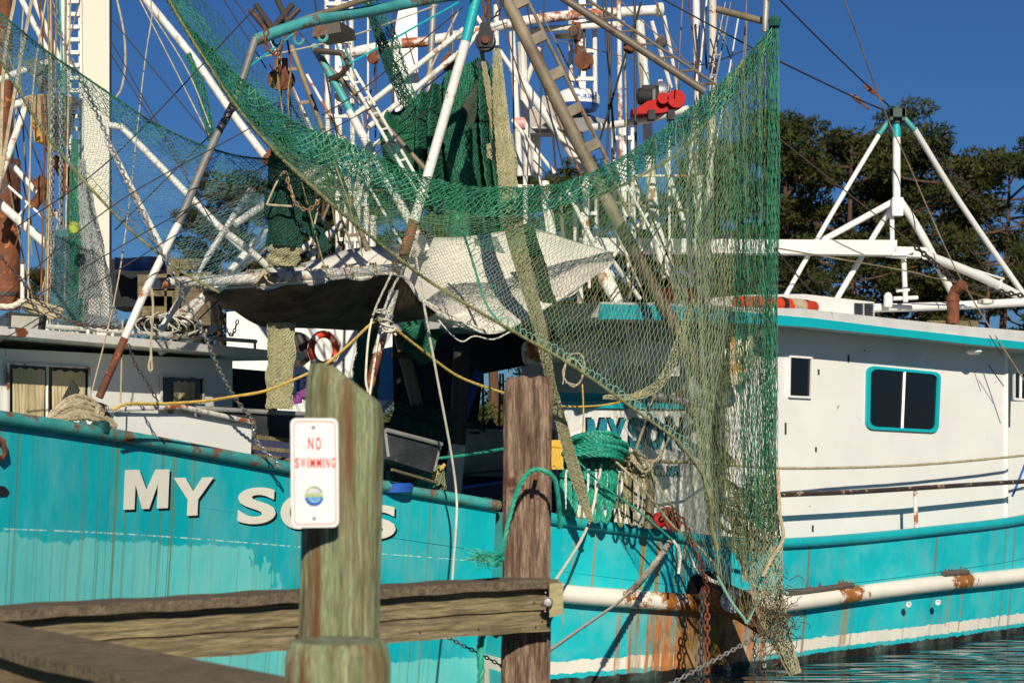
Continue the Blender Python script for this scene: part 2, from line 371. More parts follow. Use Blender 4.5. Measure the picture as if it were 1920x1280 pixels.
# ---------------------------------------------------------------- hull surfaces
def hull_mat(name, kind, runs=None):
    m = bpy.data.materials.new(name); m.use_nodes = True; t = m.node_tree; N = t.nodes; K = t.links; b = N['Principled BSDF']
    b.inputs['Roughness'].default_value = .32
    uv = N.new('ShaderNodeUVMap'); sp = N.new('ShaderNodeSeparateXYZ'); K.new(uv.outputs[0], sp.inputs[0])
    tc = N.new('ShaderNodeTexCoord')
    def M(op, a, c=None, cl=False):
        x = N.new('ShaderNodeMath'); x.operation = op; x.use_clamp = cl
        for i, q in enumerate((a, c)):
            if q is None: continue
            if isinstance(q, (int, float)): x.inputs[i].default_value = q
            else: K.new(q, x.inputs[i])
        return x.outputs[0]
    def noise(sx, sy, sc, det=5, ro=.6):
        mp = N.new('ShaderNodeMapping'); mp.inputs['Scale'].default_value = (sx, sy, 1); K.new(uv.outputs[0], mp.inputs[0])
        n = N.new('ShaderNodeTexNoise'); n.noise_dimensions = '2D'; n.inputs['Scale'].default_value = sc; n.inputs['Detail'].default_value = det; n.inputs['Roughness'].default_value = ro; K.new(mp.outputs[0], n.inputs[0]); return n.outputs['Fac']
    def rmp(f, a, c, lo=0, hi=1):
        r = N.new('ShaderNodeMapRange'); r.inputs['From Min'].default_value = a; r.inputs['From Max'].default_value = c; r.inputs['To Min'].default_value = lo; r.inputs['To Max'].default_value = hi; K.new(f, r.inputs['Value']); return r.outputs['Result']
    def mix(f, a, c):
        x = N.new('ShaderNodeMix'); x.data_type = 'RGBA'; K.new(f, x.inputs['Factor'])
        for s, q in ((x.inputs['A'], a), (x.inputs['B'], c)):
            if isinstance(q, tuple): s.default_value = (*q, 1)
            else: K.new(q, s)
        return x.outputs['Result']
    U, Z = sp.outputs['X'], sp.outputs['Y']
    wob = M('MULTIPLY', M('SUBTRACT', noise(1, 1, 7, 4), .5), .06)
    Zw = M('ADD', Z, wob)
    big = noise(1, 1, .9, 4)
    if kind == 'A':
        base = mix(rmp(big, .3, .7), (.002, .40, .46), (.006, .47, .52))
        # older lighter coat below the seam: V here runs 0 (water) .. 1 (rail)
        edge = M('ADD', rmp(M('ADD', U, M('MULTIPLY', M('SUBTRACT', noise(1, 1, 6, 6), .5), .8)), 2.25, 3.1, .18, .665), M('MULTIPLY', M('SUBTRACT', noise(.7, .1, 3, 6, .7), .5), .10))
        lo = rmp(M('SUBTRACT', edge, Z), -.003, .003)
        col = mix(lo, base, mix(rmp(noise(1, 1, 2, 6), .3, .7), (.09, .58, .58), (.18, .64, .60)))
        seam = M('SUBTRACT', 1, rmp(M('ABSOLUTE', M('SUBTRACT', Z, .690)), .0012, .003))
        seam = M('MULTIPLY', seam, rmp(noise(1, .1, 12, 4), .42, .55)); col = mix(seam, col, (.55, .75, .72))
        drip = rmp(noise(1, .012, 16, 4, .55), .56, .64); dm = rmp(noise(1, .02, 1.3, 3), .42, .56)
        fade = rmp(noise(1, .06, 6, 3), .35, .6)
        dr = M('MULTIPLY', M('MULTIPLY', drip, dm), M('MULTIPLY', fade, .85))
        col = mix(dr, col, (.16, .19, .03))
        d2 = rmp(noise(1, .008, 34, 3, .5), .62, .66); col = mix(M('MULTIPLY', M('MULTIPLY', d2, dm), .5), col, (.10, .10, .03))
        chip = rmp(noise(1, 1, 5, 12, .8), .735, .75); col = mix(chip, col, (.10, .05, .02))
    else:
        RU = runs[0]
        base = mix(rmp(big, .3, .7), (.004, .42, .48), (.02, .52, .56))
        stripe = M('MULTIPLY', rmp(Zw, .125, .13), rmp(Zw, .255, .25)); col = mix(stripe, base, (.76, .73, .63))
        # rust area round the scupper; U is metres from the stern, Z metres above water
        du = M('DIVIDE', M('SUBTRACT', U, RU+.25), 1.5); env = M('SUBTRACT', 1, M('ABSOLUTE', du), True)
        below = rmp(Z, .86, .80); st = noise(1, .05, 11, 6, .7); fine = noise(1, .35, 14, 8, .75)
        rc2 = mix(rmp(noise(1, .03, 24, 5, .6), .42, .58), (.11, .12, .02), (.36, .075, .003)); f1 = rmp(M('ADD', M('MULTIPLY', env, .62), M('MULTIPLY', st, 1.2)), .76, .96)
        rusty = M('MULTIPLY', f1, below)
        rc = mix(rmp(fine, .38, .62), rc2, (.55, .15, .006))
        col = mix(M('MULTIPLY', rusty, .92), col, rc)
        env2 = M('SUBTRACT', 1, M('ABSOLUTE', M('DIVIDE', M('SUBTRACT', U, RU+.35), .8)), True)
        f2 = M('MULTIPLY', rmp(M('ADD', M('MULTIPLY', env2, .5), M('MULTIPLY', noise(1, .8, 6, 10, .8), .8)), .66, .8), below)
        col = mix(M('MULTIPLY', f2, .9), col, mix(rmp(fine, .4, .6), (.16, .035, .004), (.26, .22, .03)))
        # single runs below fittings and lips
        drip = rmp(noise(1, .010, 9, 4, .55), .60, .67); dm = rmp(noise(1, .03, .8, 2), .45, .55)
        col = mix(M('MULTIPLY', M('MULTIPLY', drip, dm), .8), col, (.20, .13, .03))
        for uu, ww, z0, z1 in runs[1]:
            e = M('SUBTRACT', 1, rmp(M('ABSOLUTE', M('SUBTRACT', U, M('ADD', uu, M('MULTIPLY', Z, .06)))), ww*.4, ww))
            e = M('MULTIPLY', e, M('MULTIPLY', rmp(Z, z0, z0+.05), rmp(Z, z1, z1-.05))); e = M('MULTIPLY', e, rmp(st, .3, .6, .35, .9))
            col = mix(e, col, (.34, .20, .04))
        lo = rmp(Zw, .085, .075); col = mix(lo, col, (.022, .015, .010))
    fr_ = N.new('ShaderNodeMath'); fr_.operation = 'PINGPONG'; K.new(M('ADD', U, M('MULTIPLY', Z, .05)), fr_.inputs[0]); fr_.inputs[1].default_value = .83
    pl = M('SUBTRACT', 1, rmp(fr_.outputs[0], .002, .006)); pl = M('MULTIPLY', pl, rmp(noise(1, 1, 2, 4), .4, .6, .1, .8)); col = mix(pl, col, (.03, .16, .16))
    blot = rmp(noise(1, 1, 2.3, 7, .65), .45, .70); col = mix(M('MULTIPLY', blot, .22), col, (.30, .52, .46))
    sc_ = rmp(noise(.35, 3, 5, 9, .8), .70, .72); col = mix(M('MULTIPLY', sc_, .7), col, (.50, .62, .56))
    K.new(col, b.inputs['Base Color'])
    n = noise(1, 1, 3, 3); bp = N.new('ShaderNodeBump'); bp.inputs['Strength'].default_value = .25; bp.inputs['Distance'].default_value = .03
    K.new(n, bp.inputs['Height']); K.new(bp.outputs[0], b.inputs['Normal']); return m
class Hull:
    def __init__(s, gpts, away, beam, flare, vnorm, taper=None, n=60):
        s.g = catmull(gpts, n); s.n = n; s.s = [0]
        for a, b in zip(s.g, s.g[1:]): s.s.append(s.s[-1]+(b.xy-a.xy).length)
        s.away = Vector(away).normalized(); s.beam = beam; s.flare = flare; s.vnorm = vnorm; s.taper = taper
    def near(s, i, f):           # f 0 at the water, 1 at the rail
        g_ = s.g[i]; t = (s.g[min(i+1, s.n)]-s.g[max(i-1, 0)]); t.z = 0; t.normalize(); nn = V(t.y, -t.x, 0)
        if nn.dot(s.away) < 0: nn = -nn
        z = g_.z*f; return V(g_.x, g_.y, z)+nn*s.flare*max(0, 1-f)**1.3
    def nearl(s, i, f):
        k = f*11; j = min(10, max(0, int(k))); return s.near(i, j/11).lerp(s.near(i, (j+1)/11), k-j)
    def at(s, u, z, out=0):      # u metres along, z metres up
        i = 0
        while i < s.n-1 and s.s[i+1] < u: i += 1
        f = (u-s.s[i])/(s.s[i+1]-s.s[i]); a = s.nearl(i, z/s.g[i].z); b = s.nearl(i+1, z/s.g[i+1].z); p = a.lerp(b, f)
        t = (b-a).normalized(); nn = t.cross(V(0, 0, 1)); nn = nn if nn.dot(s.away) < 0 else -nn
        return p+nn*out
    def build(s, m, parent, deckdrop=.55, open_side=None):
        R = 12; mb = MB(); uv = []
        fr = [-.12]+[k/(R-1) for k in range(R)]; R = len(fr)
        for i in range(s.n+1):
            for f in fr:
                p = s.near(i, f); mb.v.append(tuple(p)); uv.append((s.s[i], f if s.vnorm else p.z))
        for i in range(s.n):
            for k in range(R-1): a = i*R+k; mb.f.append((a, a+R, a+R+1, a+1))
        o = len(mb.v)
        for i in range(s.n+1):
            k = s.beam if not s.taper else s.beam*s.taper(i/s.n)
            for f in (-.12, 1): p = s.near(i, f)+s.away*(k if f == 1 else k-2*s.flare if k > 2*s.flare+.1 else k); mb.v.append(tuple(p)); uv.append((s.s[i], 1.2 if s.vnorm else 1.3))
        for i in range(s.n): a = o+i*2; mb.f.append((a, a+1, a+3, a+2))
        # deck a little under the rail
        d0 = len(mb.v)
        for i in range(s.n+1):
            k = s.beam if not s.taper else s.beam*s.taper(i/s.n); p = s.g[i]+V(0, 0, -deckdrop)
            for q in (.02, max(.03, k-.02)): mb.v.append(tuple(p+s.away*q)); uv.append((s.s[i], .95 if s.vnorm else 1.3))
        for i in range(s.n): a = d0+i*2; mb.f.append((a, a+2, a+3, a+1))
        for e in (0, s.n):                       # transom / bow closing
            a = e*R; b_ = o+e*2; mb.f.append(tuple([a+k for k in range(R)]+[b_+1, b_]))
        mb.uv = uv; return obj('hull', mb, m, parent)
# ---------------------------------------------------------------- lettering
_gc = {}
BLOCK = {'M': [(0, 0), (0, 1), (.32, 1), (.5, .5), (.68, 1), (1, 1), (1, 0), (.75, 0), (.75, .62), (.58, 0), (.42, 0), (.25, .62), (.25, 0)], 'Y': [(.37, 0), (.37, .42), (0, 1), (.29, 1), (.5, .64), (.71, 1), (1, 1), (.63, .42), (.63, 0)],
 'N': [(0, 0), (0, 1), (.28, 1), (.74, .4), (.74, 1), (1, 1), (1, 0), (.72, 0), (.26, .6), (.26, 0)]}
def glyph(ch, bold=.03):
    k = (ch, bold)
    if k in _gc: return _gc[k]
    if ch in BLOCK and bold >= .03: _gc[k] = (BLOCK[ch], [tuple(range(len(BLOCK[ch])))[::-1]]); return _gc[k]
    c = bpy.data.curves.new('t', 'FONT'); c.body = ch; c.offset = bold; c.resolution_u = 6
    o = bpy.data.objects.new('t', c); link(o); bpy.context.view_layer.update()
    me = bpy.data.meshes.new_from_object(o.evaluated_get(bpy.context.evaluated_depsgraph_get()))
    vs = np.array([tuple(v.co) for v in me.vertices]); fs = [tuple(p.vertices) for p in me.polygons]
    bpy.data.objects.remove(o); bpy.data.curves.remove(c); bpy.data.meshes.remove(me)
    lo = vs.min(0); hi = vs.max(0); vs = (vs-lo)/np.maximum(hi-lo, 1e-6); _gc[k] = (vs, fs); return _gc[k]
def letters(items, f, bold=.03):        # items: (char, x0, x1, y0, y1) in the surface frame; f(x, y) -> point
    mb = MB()
    for ch, x0, x1, y0, y1 in items:
        vs, fs = glyph(ch, bold); mb.add([f(x0+(x1-x0)*a[0], y0+(y1-y0)*a[1]) for a in vs], fs)
    return mb
def text_row(s, x0, x1, y0, y1, gap=.18, wide={'I': .35, '.': .3, ',': .3, ' ': .6, 'M': 1.25, 'W': 1.4}):
    W = [wide.get(c, 1) for c in s]; tot = sum(W)+gap*(len(s)-1); k = (x1-x0)/tot; x = x0; out = []
    for c, w_ in zip(s, W):
        if c != ' ': out.append((c, x, x+w_*k, y0, y0+(y1-y0)*(.2 if c in '.,' else 1)))
        x += (w_+gap)*k
    return out
def plane(p0, p1, zref=None):           # vertical surface through two ground points; f(px_like t in m, z)
    a = Vector(p0); a.z = 0; b = Vector(p1); b.z = 0; t = (b-a).normalized(); nn = V(t.y, -t.x, 0)
    if nn.y > 0: nn = -nn
    return a, t, nn
def onwall(px, py, dfun, out=0):        # point on a wall whose depth follows dfun(px)
    d = dfun(px); p = P(px, py, d)
    if out:
        q = P(px+10, py, dfun(px+10)); t = (q-p); t.z = 0; t.normalize(); nn = V(t.y, -t.x, 0)
        if nn.y > 0: nn = -nn
        p = p+nn*out
    return p
def pole(name, pts, wpx, m, parent, n=12, taper=1, sub=1):
    q = pc(pts); d = sum(p[2] for p in pts)/len(pts); r = wpx/2*d/F
    if len(q) > 2: q = catmull(q, 12*sub)
    rr = [r*(1+(taper-1)*i/(len(q)-1)) for i in range(len(q))]
    return obj(name, MB().tube(q, rr, n), m, parent)
def ladder(name, a, b, off, w1, w2, n, m, parent, rung=4, flat=False, t0=.03):
    """main spar a-b, a second thinner rail offset in px, joined by n rungs"""
    A, B = P(*a), P(*b); C, D = P(a[0]+off[0], a[1]+off[1], a[2]), P(b[0]+off[0], b[1]+off[1], b[2]); mb = MB()
    mb.tube([A, B], PX(w1/2, a[2]), 10); mb.tube([C, D], PX(w2/2, a[2]), 8)
    for i in range(n):
        t = t0+(i+.5)/n*(1-t0); p, q = A.lerp(B, t), C.lerp(D, t)
        if flat: mb.beam(p, q, PX(rung, a[2]), PX(rung*1.6, a[2]))
        else: mb.tube([p, q], PX(rung/2, a[2]), 6)
    return obj(name, mb, m, parent)
def wire(parent, pts, wpx, m=None, sag=0, name='stay_wire'):
    q = pc(pts)
    if sag and len(q) == 2: q = [q[0], q[0].lerp(q[1], .5)+V(0, 0, -sag), q[1]]
    if len(q) > 2: q = catmull(q, 24)
    return obj(name, MB().tube(q, PX(wpx/2, pts[0][2]), 6), m or WIRE, parent)

# ================================================================ LEFT BOAT (turquoise)
dA = lambda px: 14+px*5/930
gA = [P(930, 947, 19), P(700, 907, dA(700)), P(500, 869, dA(500)), P(260, 824, dA(260)), P(0, 783, 14), P(-400, 735, 12.3), P(-900, 700, 11.0), P(-1500, 690, 10.6)]
HA = Hull(gA, (-.82, .57, 0), 5.0, .18, True, lambda f: 1 if f < .6 else max(.02, 1-((f-.6)/.4)**2))
A = thing('fishing_trawler', (-3.5, 17, 0), 'turquoise trawler at the left with MY SONS in white on its rust streaked side', 'boat')
hullA = HA.build(hull_mat('turquoise_hull', 'A'), A, .45)
def Upx(H, px, z):
    lo, hi = 0, H.s[-1]; f = lambda u: (lambda q: 960+q.x/q.y*F)(H.at(u, z)); inc = f(hi) > f(lo)
    for _ in range(40):
        mid = (lo+hi)/2
        if (f(mid) < px) == inc: lo = mid
        else: hi = mid
    return (lo+hi)/2
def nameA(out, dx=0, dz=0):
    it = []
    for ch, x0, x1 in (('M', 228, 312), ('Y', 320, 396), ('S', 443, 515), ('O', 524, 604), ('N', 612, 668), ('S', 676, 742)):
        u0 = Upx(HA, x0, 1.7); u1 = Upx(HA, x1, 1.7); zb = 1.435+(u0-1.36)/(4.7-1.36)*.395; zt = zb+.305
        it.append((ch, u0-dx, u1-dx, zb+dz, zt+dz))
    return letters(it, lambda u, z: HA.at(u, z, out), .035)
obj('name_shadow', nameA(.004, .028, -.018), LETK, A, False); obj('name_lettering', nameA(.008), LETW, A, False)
# rail cap: rusty teal pipe along the gunwale
obj('gunwale_rail', MB().tube([p+V(0.02, -.03, 0) for p in HA.g], .05, 12), TEALR, A)
obj('rust_fitting', MB().tube([P(-6, 820, 13.93), P(6, 826, 13.95), P(10, 850, 13.98), P(2, 860, 13.95), P(-10, 850, 13.9)], .02, 6), RUST, A)
obj('hull_opening', MB().slab([HA.at(Upx(HA, x, 1.9), ZC-(y-HY)/F*14, .006) for x, y in ((-30, 905), (6, 912), (15, 922), (10, 930), (-30, 930))], V(.004, -.004, 0)), BLACKM, A, False)
# deckhouse
hA = lined(0, 15.5, 436, 18.1)
m = MB()
W0, W1 = -260, 436
m.slab([onwall(W0, 640, hA), onwall(W1, 675, hA), onwall(W1, 860, hA), onwall(W0, 860, hA)], V(-1.6, 1.1, 0))
wallA = obj('deckhouse_wall', m, WCLEAN, A, False)
m = MB(); f0, f1 = onwall(-280, 616, hA, .42), onwall(500, 693, hA, .42); f0.z = P(-280, 616, 13.4).z*0+3.16; f1.z = 2.3+168*18.05/F
m.slab([f0, f1, f1+V(-3, 2.1, .05), f0+V(-3, 2.1, .05)], V(0, 0, .065))
roofA = obj('deckhouse_roof', m, mat('roof_white', (.74, .72, .66), .6, rust=.45, rscale=3), A, False)
def winA(x0, y0, x1, y1, d_, frame=5, mull=None, m2=WHITE2, curtain=True):
    dy = (x1-x0)*.055
    c = [(x0, y0), (x1, y0+dy), (x1, y1+dy*.2), (x0, y1)]
    fr = MB(); q = [onwall(x, y, d_, .012) for x, y in c]
    cen = sum(q, V(0, 0, 0))/4; inn = [p+(cen-p).normalized()*PX(frame*1.4, p.y) for p in q]
    for i in range(4): j = (i+1) % 4; fr.slab([q[i], q[j], inn[j], inn[i]], V(.012, -.018, 0))
    if mull:
        a = onwall(mull, y0+2, d_, .014); b = onwall(mull, y1, d_, .014); fr.beam(a, b, .02, PX(8, a.y))
    o = obj('window', fr, m2, A, False)
    g_ = MB().slab([p+V(0, 0, 0) for p in inn], V(.002, -.004, 0)); obj('pane', g_, BLACK, o, False)
    if curtain:
        for (cx0, cx1) in curtain:
            cm = MB(); n = 40; top = []; 
            for i in range(n+1):
                x = cx0+(cx1-cx0)*i/n; f = math.sin(i*.85+math.sin(i*.4)*1.4)*.018
                tp = onwall(x, y0+9+(x-x0)*.06+1.6*math.sin(i*.5), d_, .020+abs(f)*.3); bt = onwall(x+5*math.sin(i*.3), y1-4, d_, .022+abs(f)*.5); cm.v += [tuple(tp), tuple(bt)]
            cm.f = [(2*i, 2*i+2, 2*i+3, 2*i+1) for i in range(n)]; obj('curtain', cm, CURT, o)
    return o
winA(10, 680, 166, 792, hA, 5, 86, WHITE2, [(20, 80), (94, 156)])
winA(298, 704, 380, 756, hA, 4, None, WHITE2, [(322, 362)])
pole('door_post', [(427, 690, 18.1), (424, 770, 18.1)], 5, WHITE, A)
obj('dark_doorway', MB().slab([P(436, 690, 18.6), P(520, 697, 18.8), P(520, 790, 18.8), P(436, 790, 18.6)], V(-.02, .03, 0)), BLACKM, A, False)
m = MB()
def pz(l): return pc(l)
m.tube(pz([(83, 611, 15.7), (200, 620, 16.3), (480, 640, 18)]), PX(4, 17), 8); m.tube(pz([(160, 628, 16.2), (480, 655, 18)]), PX(2, 17), 6)
for x, y, y2 in ((83, 611, 640), (211, 620, 648), (408, 635, 664), (478, 640, 668), (165, 617, 643), (320, 628, 655)):
    m.tube(pz([(x, y, hA(x)-.3), (x, y2, hA(x)-.3)]), PX(3, 16), 6)
obj('roof_rail', m, WHITE, A)
# white locker and grey trough on the side deck
m = MB(); q = [P(214, 772, 15.35), P(340, 776, 16.0), P(472, 798, 16.65), P(470, 880, 16.65), P(214, 870, 15.35)]
m.slab(q, V(-.5, .36, 0)); obj('white_locker', m, WCLEAN, A, False)
m = MB(); m.tube(pz([(214, 768, 15.3), (340, 762, 15.9), (476, 792, 16.6)]), .02, 8); obj('locker_lip', m, WHITE2, A)
def trough(px0, y0, px1, y1, h, d0, d1, name):
    m = MB(); a, b = P(px0, y0, d0), P(px1, y1, d1); c, d = P(px1-12, y1+h, d1), P(px0+6, y0+h, d0)
    m.slab([a, b, c, d], V(-.03, .02, 0)); m.slab([a+V(-.4, .3, .02), b+V(-.4, .3, .02), c+V(-.4, .3, 0), d+V(-.4, .3, 0)], V(-.03, .02, 0))
    m.slab([d, c, c+V(-.4, .3, 0), d+V(-.4, .3, 0)], V(0, 0, -.02)); m.slab([a, d, d+V(-.4, .3, 0), a+V(-.4, .3, .02)], V(.02, 0, 0)); m.slab([b, c, c+V(-.4, .3, 0), b+V(-.4, .3, .02)], V(-.02, 0, 0))
    o = obj(name, m, GREYB, A, False); r = MB(); r.tube([a+V(.01, -.02, .0), b+V(.01, -.02, 0)], .022, 8); r.tube([a, d], .014, 6); r.tube([b, c], .014, 6); obj('trough_rim', r, GALV, o); return o
trough(366, 765, 600, 778, 42, 16.9, 17.6, 'sorting_trough'); trough(722, 806, 826, 833, 50, 17.5, 18.0, 'sorting_trough')
m = MB()
for i, (x0, y0, x1, y1) in enumerate(((470, 818, 545, 826), (468, 838, 545, 846), (474, 854, 545, 862))): m.beam(P(x0, y0, 16.9), P(x1, y1, 17.2), .05, .035)
obj('wooden_slat', m, WOODW, A, False)
pole('side_pipe', [(735, 880, 17.6), (820, 905, 18.2)], 6, WOODW, A)
# A-frame gallows carrying the canvas
pole('gallows_leg', [(479, 72, 15.6), (441, 187, 15.5), (400, 267, 15.4), (334, 420, 15.2)], 15, mat('teal_top_steel', (.20, .21, .20), .5, rust=.5, var=.3), A)
pole('gallows_leg', [(334, 420, 15.2), (277, 537, 15.1), (231, 640, 15.0)], 15, WHITE2, A)
pole('gallows_foot', [(234, 634, 15.0), (186, 745, 14.9)], 15, RUST, A)
pole('gallows_leg', [(894, -6, 17.6), (873, 78, 17.6)], 20, TEAL, A)
pole('gallows_leg', [(873, 78, 17.6), (806, 315, 17.5), (776, 415, 17.4)], 19, WHITE, A)
pole('gallows_leg', [(776, 415, 17.4), (745, 520, 17.3), (738, 545, 17.3)], 20, RUST, A)
pole('gallows_leg', [(740, 540, 17.3), (707, 665, 17.2)], 19, WHITE2, A)
pole('gallows_foot', [(709, 660, 17.2), (683, 760, 17.2)], 18, RUST, A)
pole('side_support', [(778, 470, 17.2), (722, 575, 17.1), (690, 760, 17.1)], 5, WHITE, A)
pole('awning_pipe', [(282, 532, 15.3), (520, 520, 16.2), (752, 503, 17.2)], 20, WHITE2, A)
pole('top_boom', [(478, 76, 15.6), (575, 42, 15.9), (690, 22, 16.6), (800, 0, 17.1), (895, -14, 17.6)], 21, mat('teal_boom_paint', (.07, .40, .40), .5, rust=.55, rscale=3, rcol=(.1, .07, .05), var=.4), A)
pole('top_boom', [(555, 42, 15.85), (690, -2, 16.5), (760, -20, 16.9)], 11, TAUPE, A)
pole('deck_leg', [(470, 355, 16.4), (300, 620, 16.0)], 12, WHITE, A)
for a in ([(500, 430, 18), (330, 622, 17.4)], [(560, 400, 18.4), (452, 500, 18.0), (300, 615, 17.4)], [(410, 425, 17.4), (480, 480, 17.6), (560, 558, 18)], [(440, 420, 17.9), (620, 300, 18.6)], [(405, 615, 17.5), (300, 660, 17)]):
    pole('brace_pipe', a, 13, WHITE, A)
# teal/white main spars above the middle of the boat
pole('boom', [(587, 84, 18.5), (640, 177, 18.5), (660, 215, 18.5)], 15, TEALR, A)
pole('boom', [(655, 207, 18.5), (687, 267, 18.5), (767, 413, 18.5), (800, 470, 18.5)], 16, WHITE, A)
ladder('ladder_boom', (622, 60, 18.8), (652, 140, 18.8), (13, -3), 5, 5, 3, TEALR, A)
ladder('ladder_boom', (650, 135, 18.8), (790, 375, 18.8), (14, -4), 7, 6, 8, WHITE, A)
ladder('ladder_boom', (546, 86, 19.2), (690, 470, 19.2), (-26, 3), 11, 4, 6, TAUPE, A, 4, True)
pole('boom', [(600, 110, 19), (700, 210, 19), (800, 320, 19)], 9, TAUPE, A)
for a in ([(655, 225, 19.6), (870, 55, 19.6)], [(690, 240, 19.8), (872, 90, 19.8)]): pole('brace_pipe', a, 11, WHITE, A)
m = MB(); m.tube(pc([(590, 95, 18.4), (640, 100, 18.3), (655, 120, 18.3), (640, 140, 18.4), (620, 150, 18.5)]), .028, 8); obj('bent_handle', m, DARKST, A)
m = MB(); m.slab(pc([(585, 70, 16.8), (640, 60, 16.8), (636, 40, 16.8), (588, 40, 16.8)]), V(.1, .35, 0)); obj('boom_plate', m, DARKST, A, False)
for q in ([(480, 10, 16.6), (515, 60, 16.4)], [(520, 0, 16.6), (548, 62, 16.4)], [(548, 10, 16.6), (505, 62, 16.3)], [(470, 20, 16.6), (500, 56, 16.5)], [(560, 18, 16.6), (520, 58, 16.5)]): pole('spreader_bar', q, 11, DARKST, A)
for (x, y) in ((520, 75), (560, 72), (605, 66)):
    m = MB(); q = []
    for k in range(9): t = k/8*math.pi*1.4; q.append(P(x+9*math.cos(t), y+12*math.sin(t), 15.8))
    m.tube(q, .014, 6); obj('shackle', m, TEALR, A)
m = MB()
for i in range(2):
    x = 521+i*13; m.lathe([(.02, -.03), (.085, -.03), (.085, -.012), (.05, 0), (.085, .012), (.085, .03), (.02, .03)], P(x, 150, 17.0), (.3, 1, 0)); m.beam(P(x, 110, 17), P(x, 165, 17.0), .05, .05)
obj('pulley_block', m, RUST, A)
wire(A, [(462, 130, 16), (555, 60, 16)], 4, TEAL, name='teal_rod'); wire(A, [(655, 120, 18), (860, 5, 18)], 4, TEAL, name='teal_rod')
# stays of the left boat
for a in ([(30, 427, 15.5), (210, 296, 15.5), (480, 14, 15.5)], [(215, 432, 16), (480, 168, 16)], [(603, 217, 17), (690, 160, 17), (868, 14, 17)], [(208, 35, 16), (395, 260, 16)], [(207, 75, 16), (352, 330, 16)], [(207, 100, 16), (300, 250, 16), (400, 420, 16)],
          [(440, 0, 17), (505, 90, 17)], [(420, 0, 17), (500, 130, 17)], [(0, 560, 14.6), (220, 380, 14.8), (470, 240, 15)], [(0, 640, 14.5), (480, 350, 15)], [(0, 595, 14.4), (300, 420, 15), (700, 200, 17)], [(330, 640, 16), (600, 380, 17), (810, 200, 18)]):
    wire(A, a, 2.6)
for a in ([(283, 0, 16.4), (285, 30, 16.4), (270, 130, 16.2), (240, 400, 15.6), (215, 560, 15.4), (172, 735, 15.2)], [(262, 0, 17), (395, 262, 16.5)], [(268, 0, 17), (350, 130, 16.6), (395, 240, 16.2)]): wire(A, a, 2.6, ROPE_T, name='rope_line')
# ================================================================ RIGHT BOAT (turquoise, white house)
gB = [P(992, 962, 18.8), P(1035, 970, 19.0), P(1250, 1000, 19.8), P(1350, 1012, 20.3), P(1460, 1016, 20.9), P(1600, 1007, 21.9), P(1750, 992, 23.0), P(1920, 971, 24.6), P(2120, 930, 27), P(2400, 850, 31.5), P(2600, 790, 36)]
HB = Hull(gB, (-.6, .8, 0), 5.2, .12, False, lambda f: 1 if f < .6 else max(.02, 1-((f-.6)/.4)**2))
B = thing('fishing_trawler', (4.5, 22.5, 0), 'turquoise trawler at the right with long white deckhouse, white rubbing strake and orange rust', 'boat')
ub = lambda x: Upx(HB, x, .9)
hullB = HB.build(hull_mat('turquoise_hull_right', 'B', (ub(1300), [(ub(1100), .02, .9, 1.55), (ub(1192), .035, .7, 1.5), (ub(1222), .04, .6, 1.5), (ub(1256), .03, .9, 1.5), (ub(1270), .03, .9, 1.5), (ub(1588), .085, .10, .86), (ub(1780), .022, .2, .95), (ub(1806), .02, .1, .95), (ub(1702), .012, .3, .72), (ub(1060), .012, .8, 1.5)])), B, .5)
obj('gunwale_rail', MB().tube([p+V(.01, -.02, -.01) for p in HB.g], .055, 12), TEAL, B)
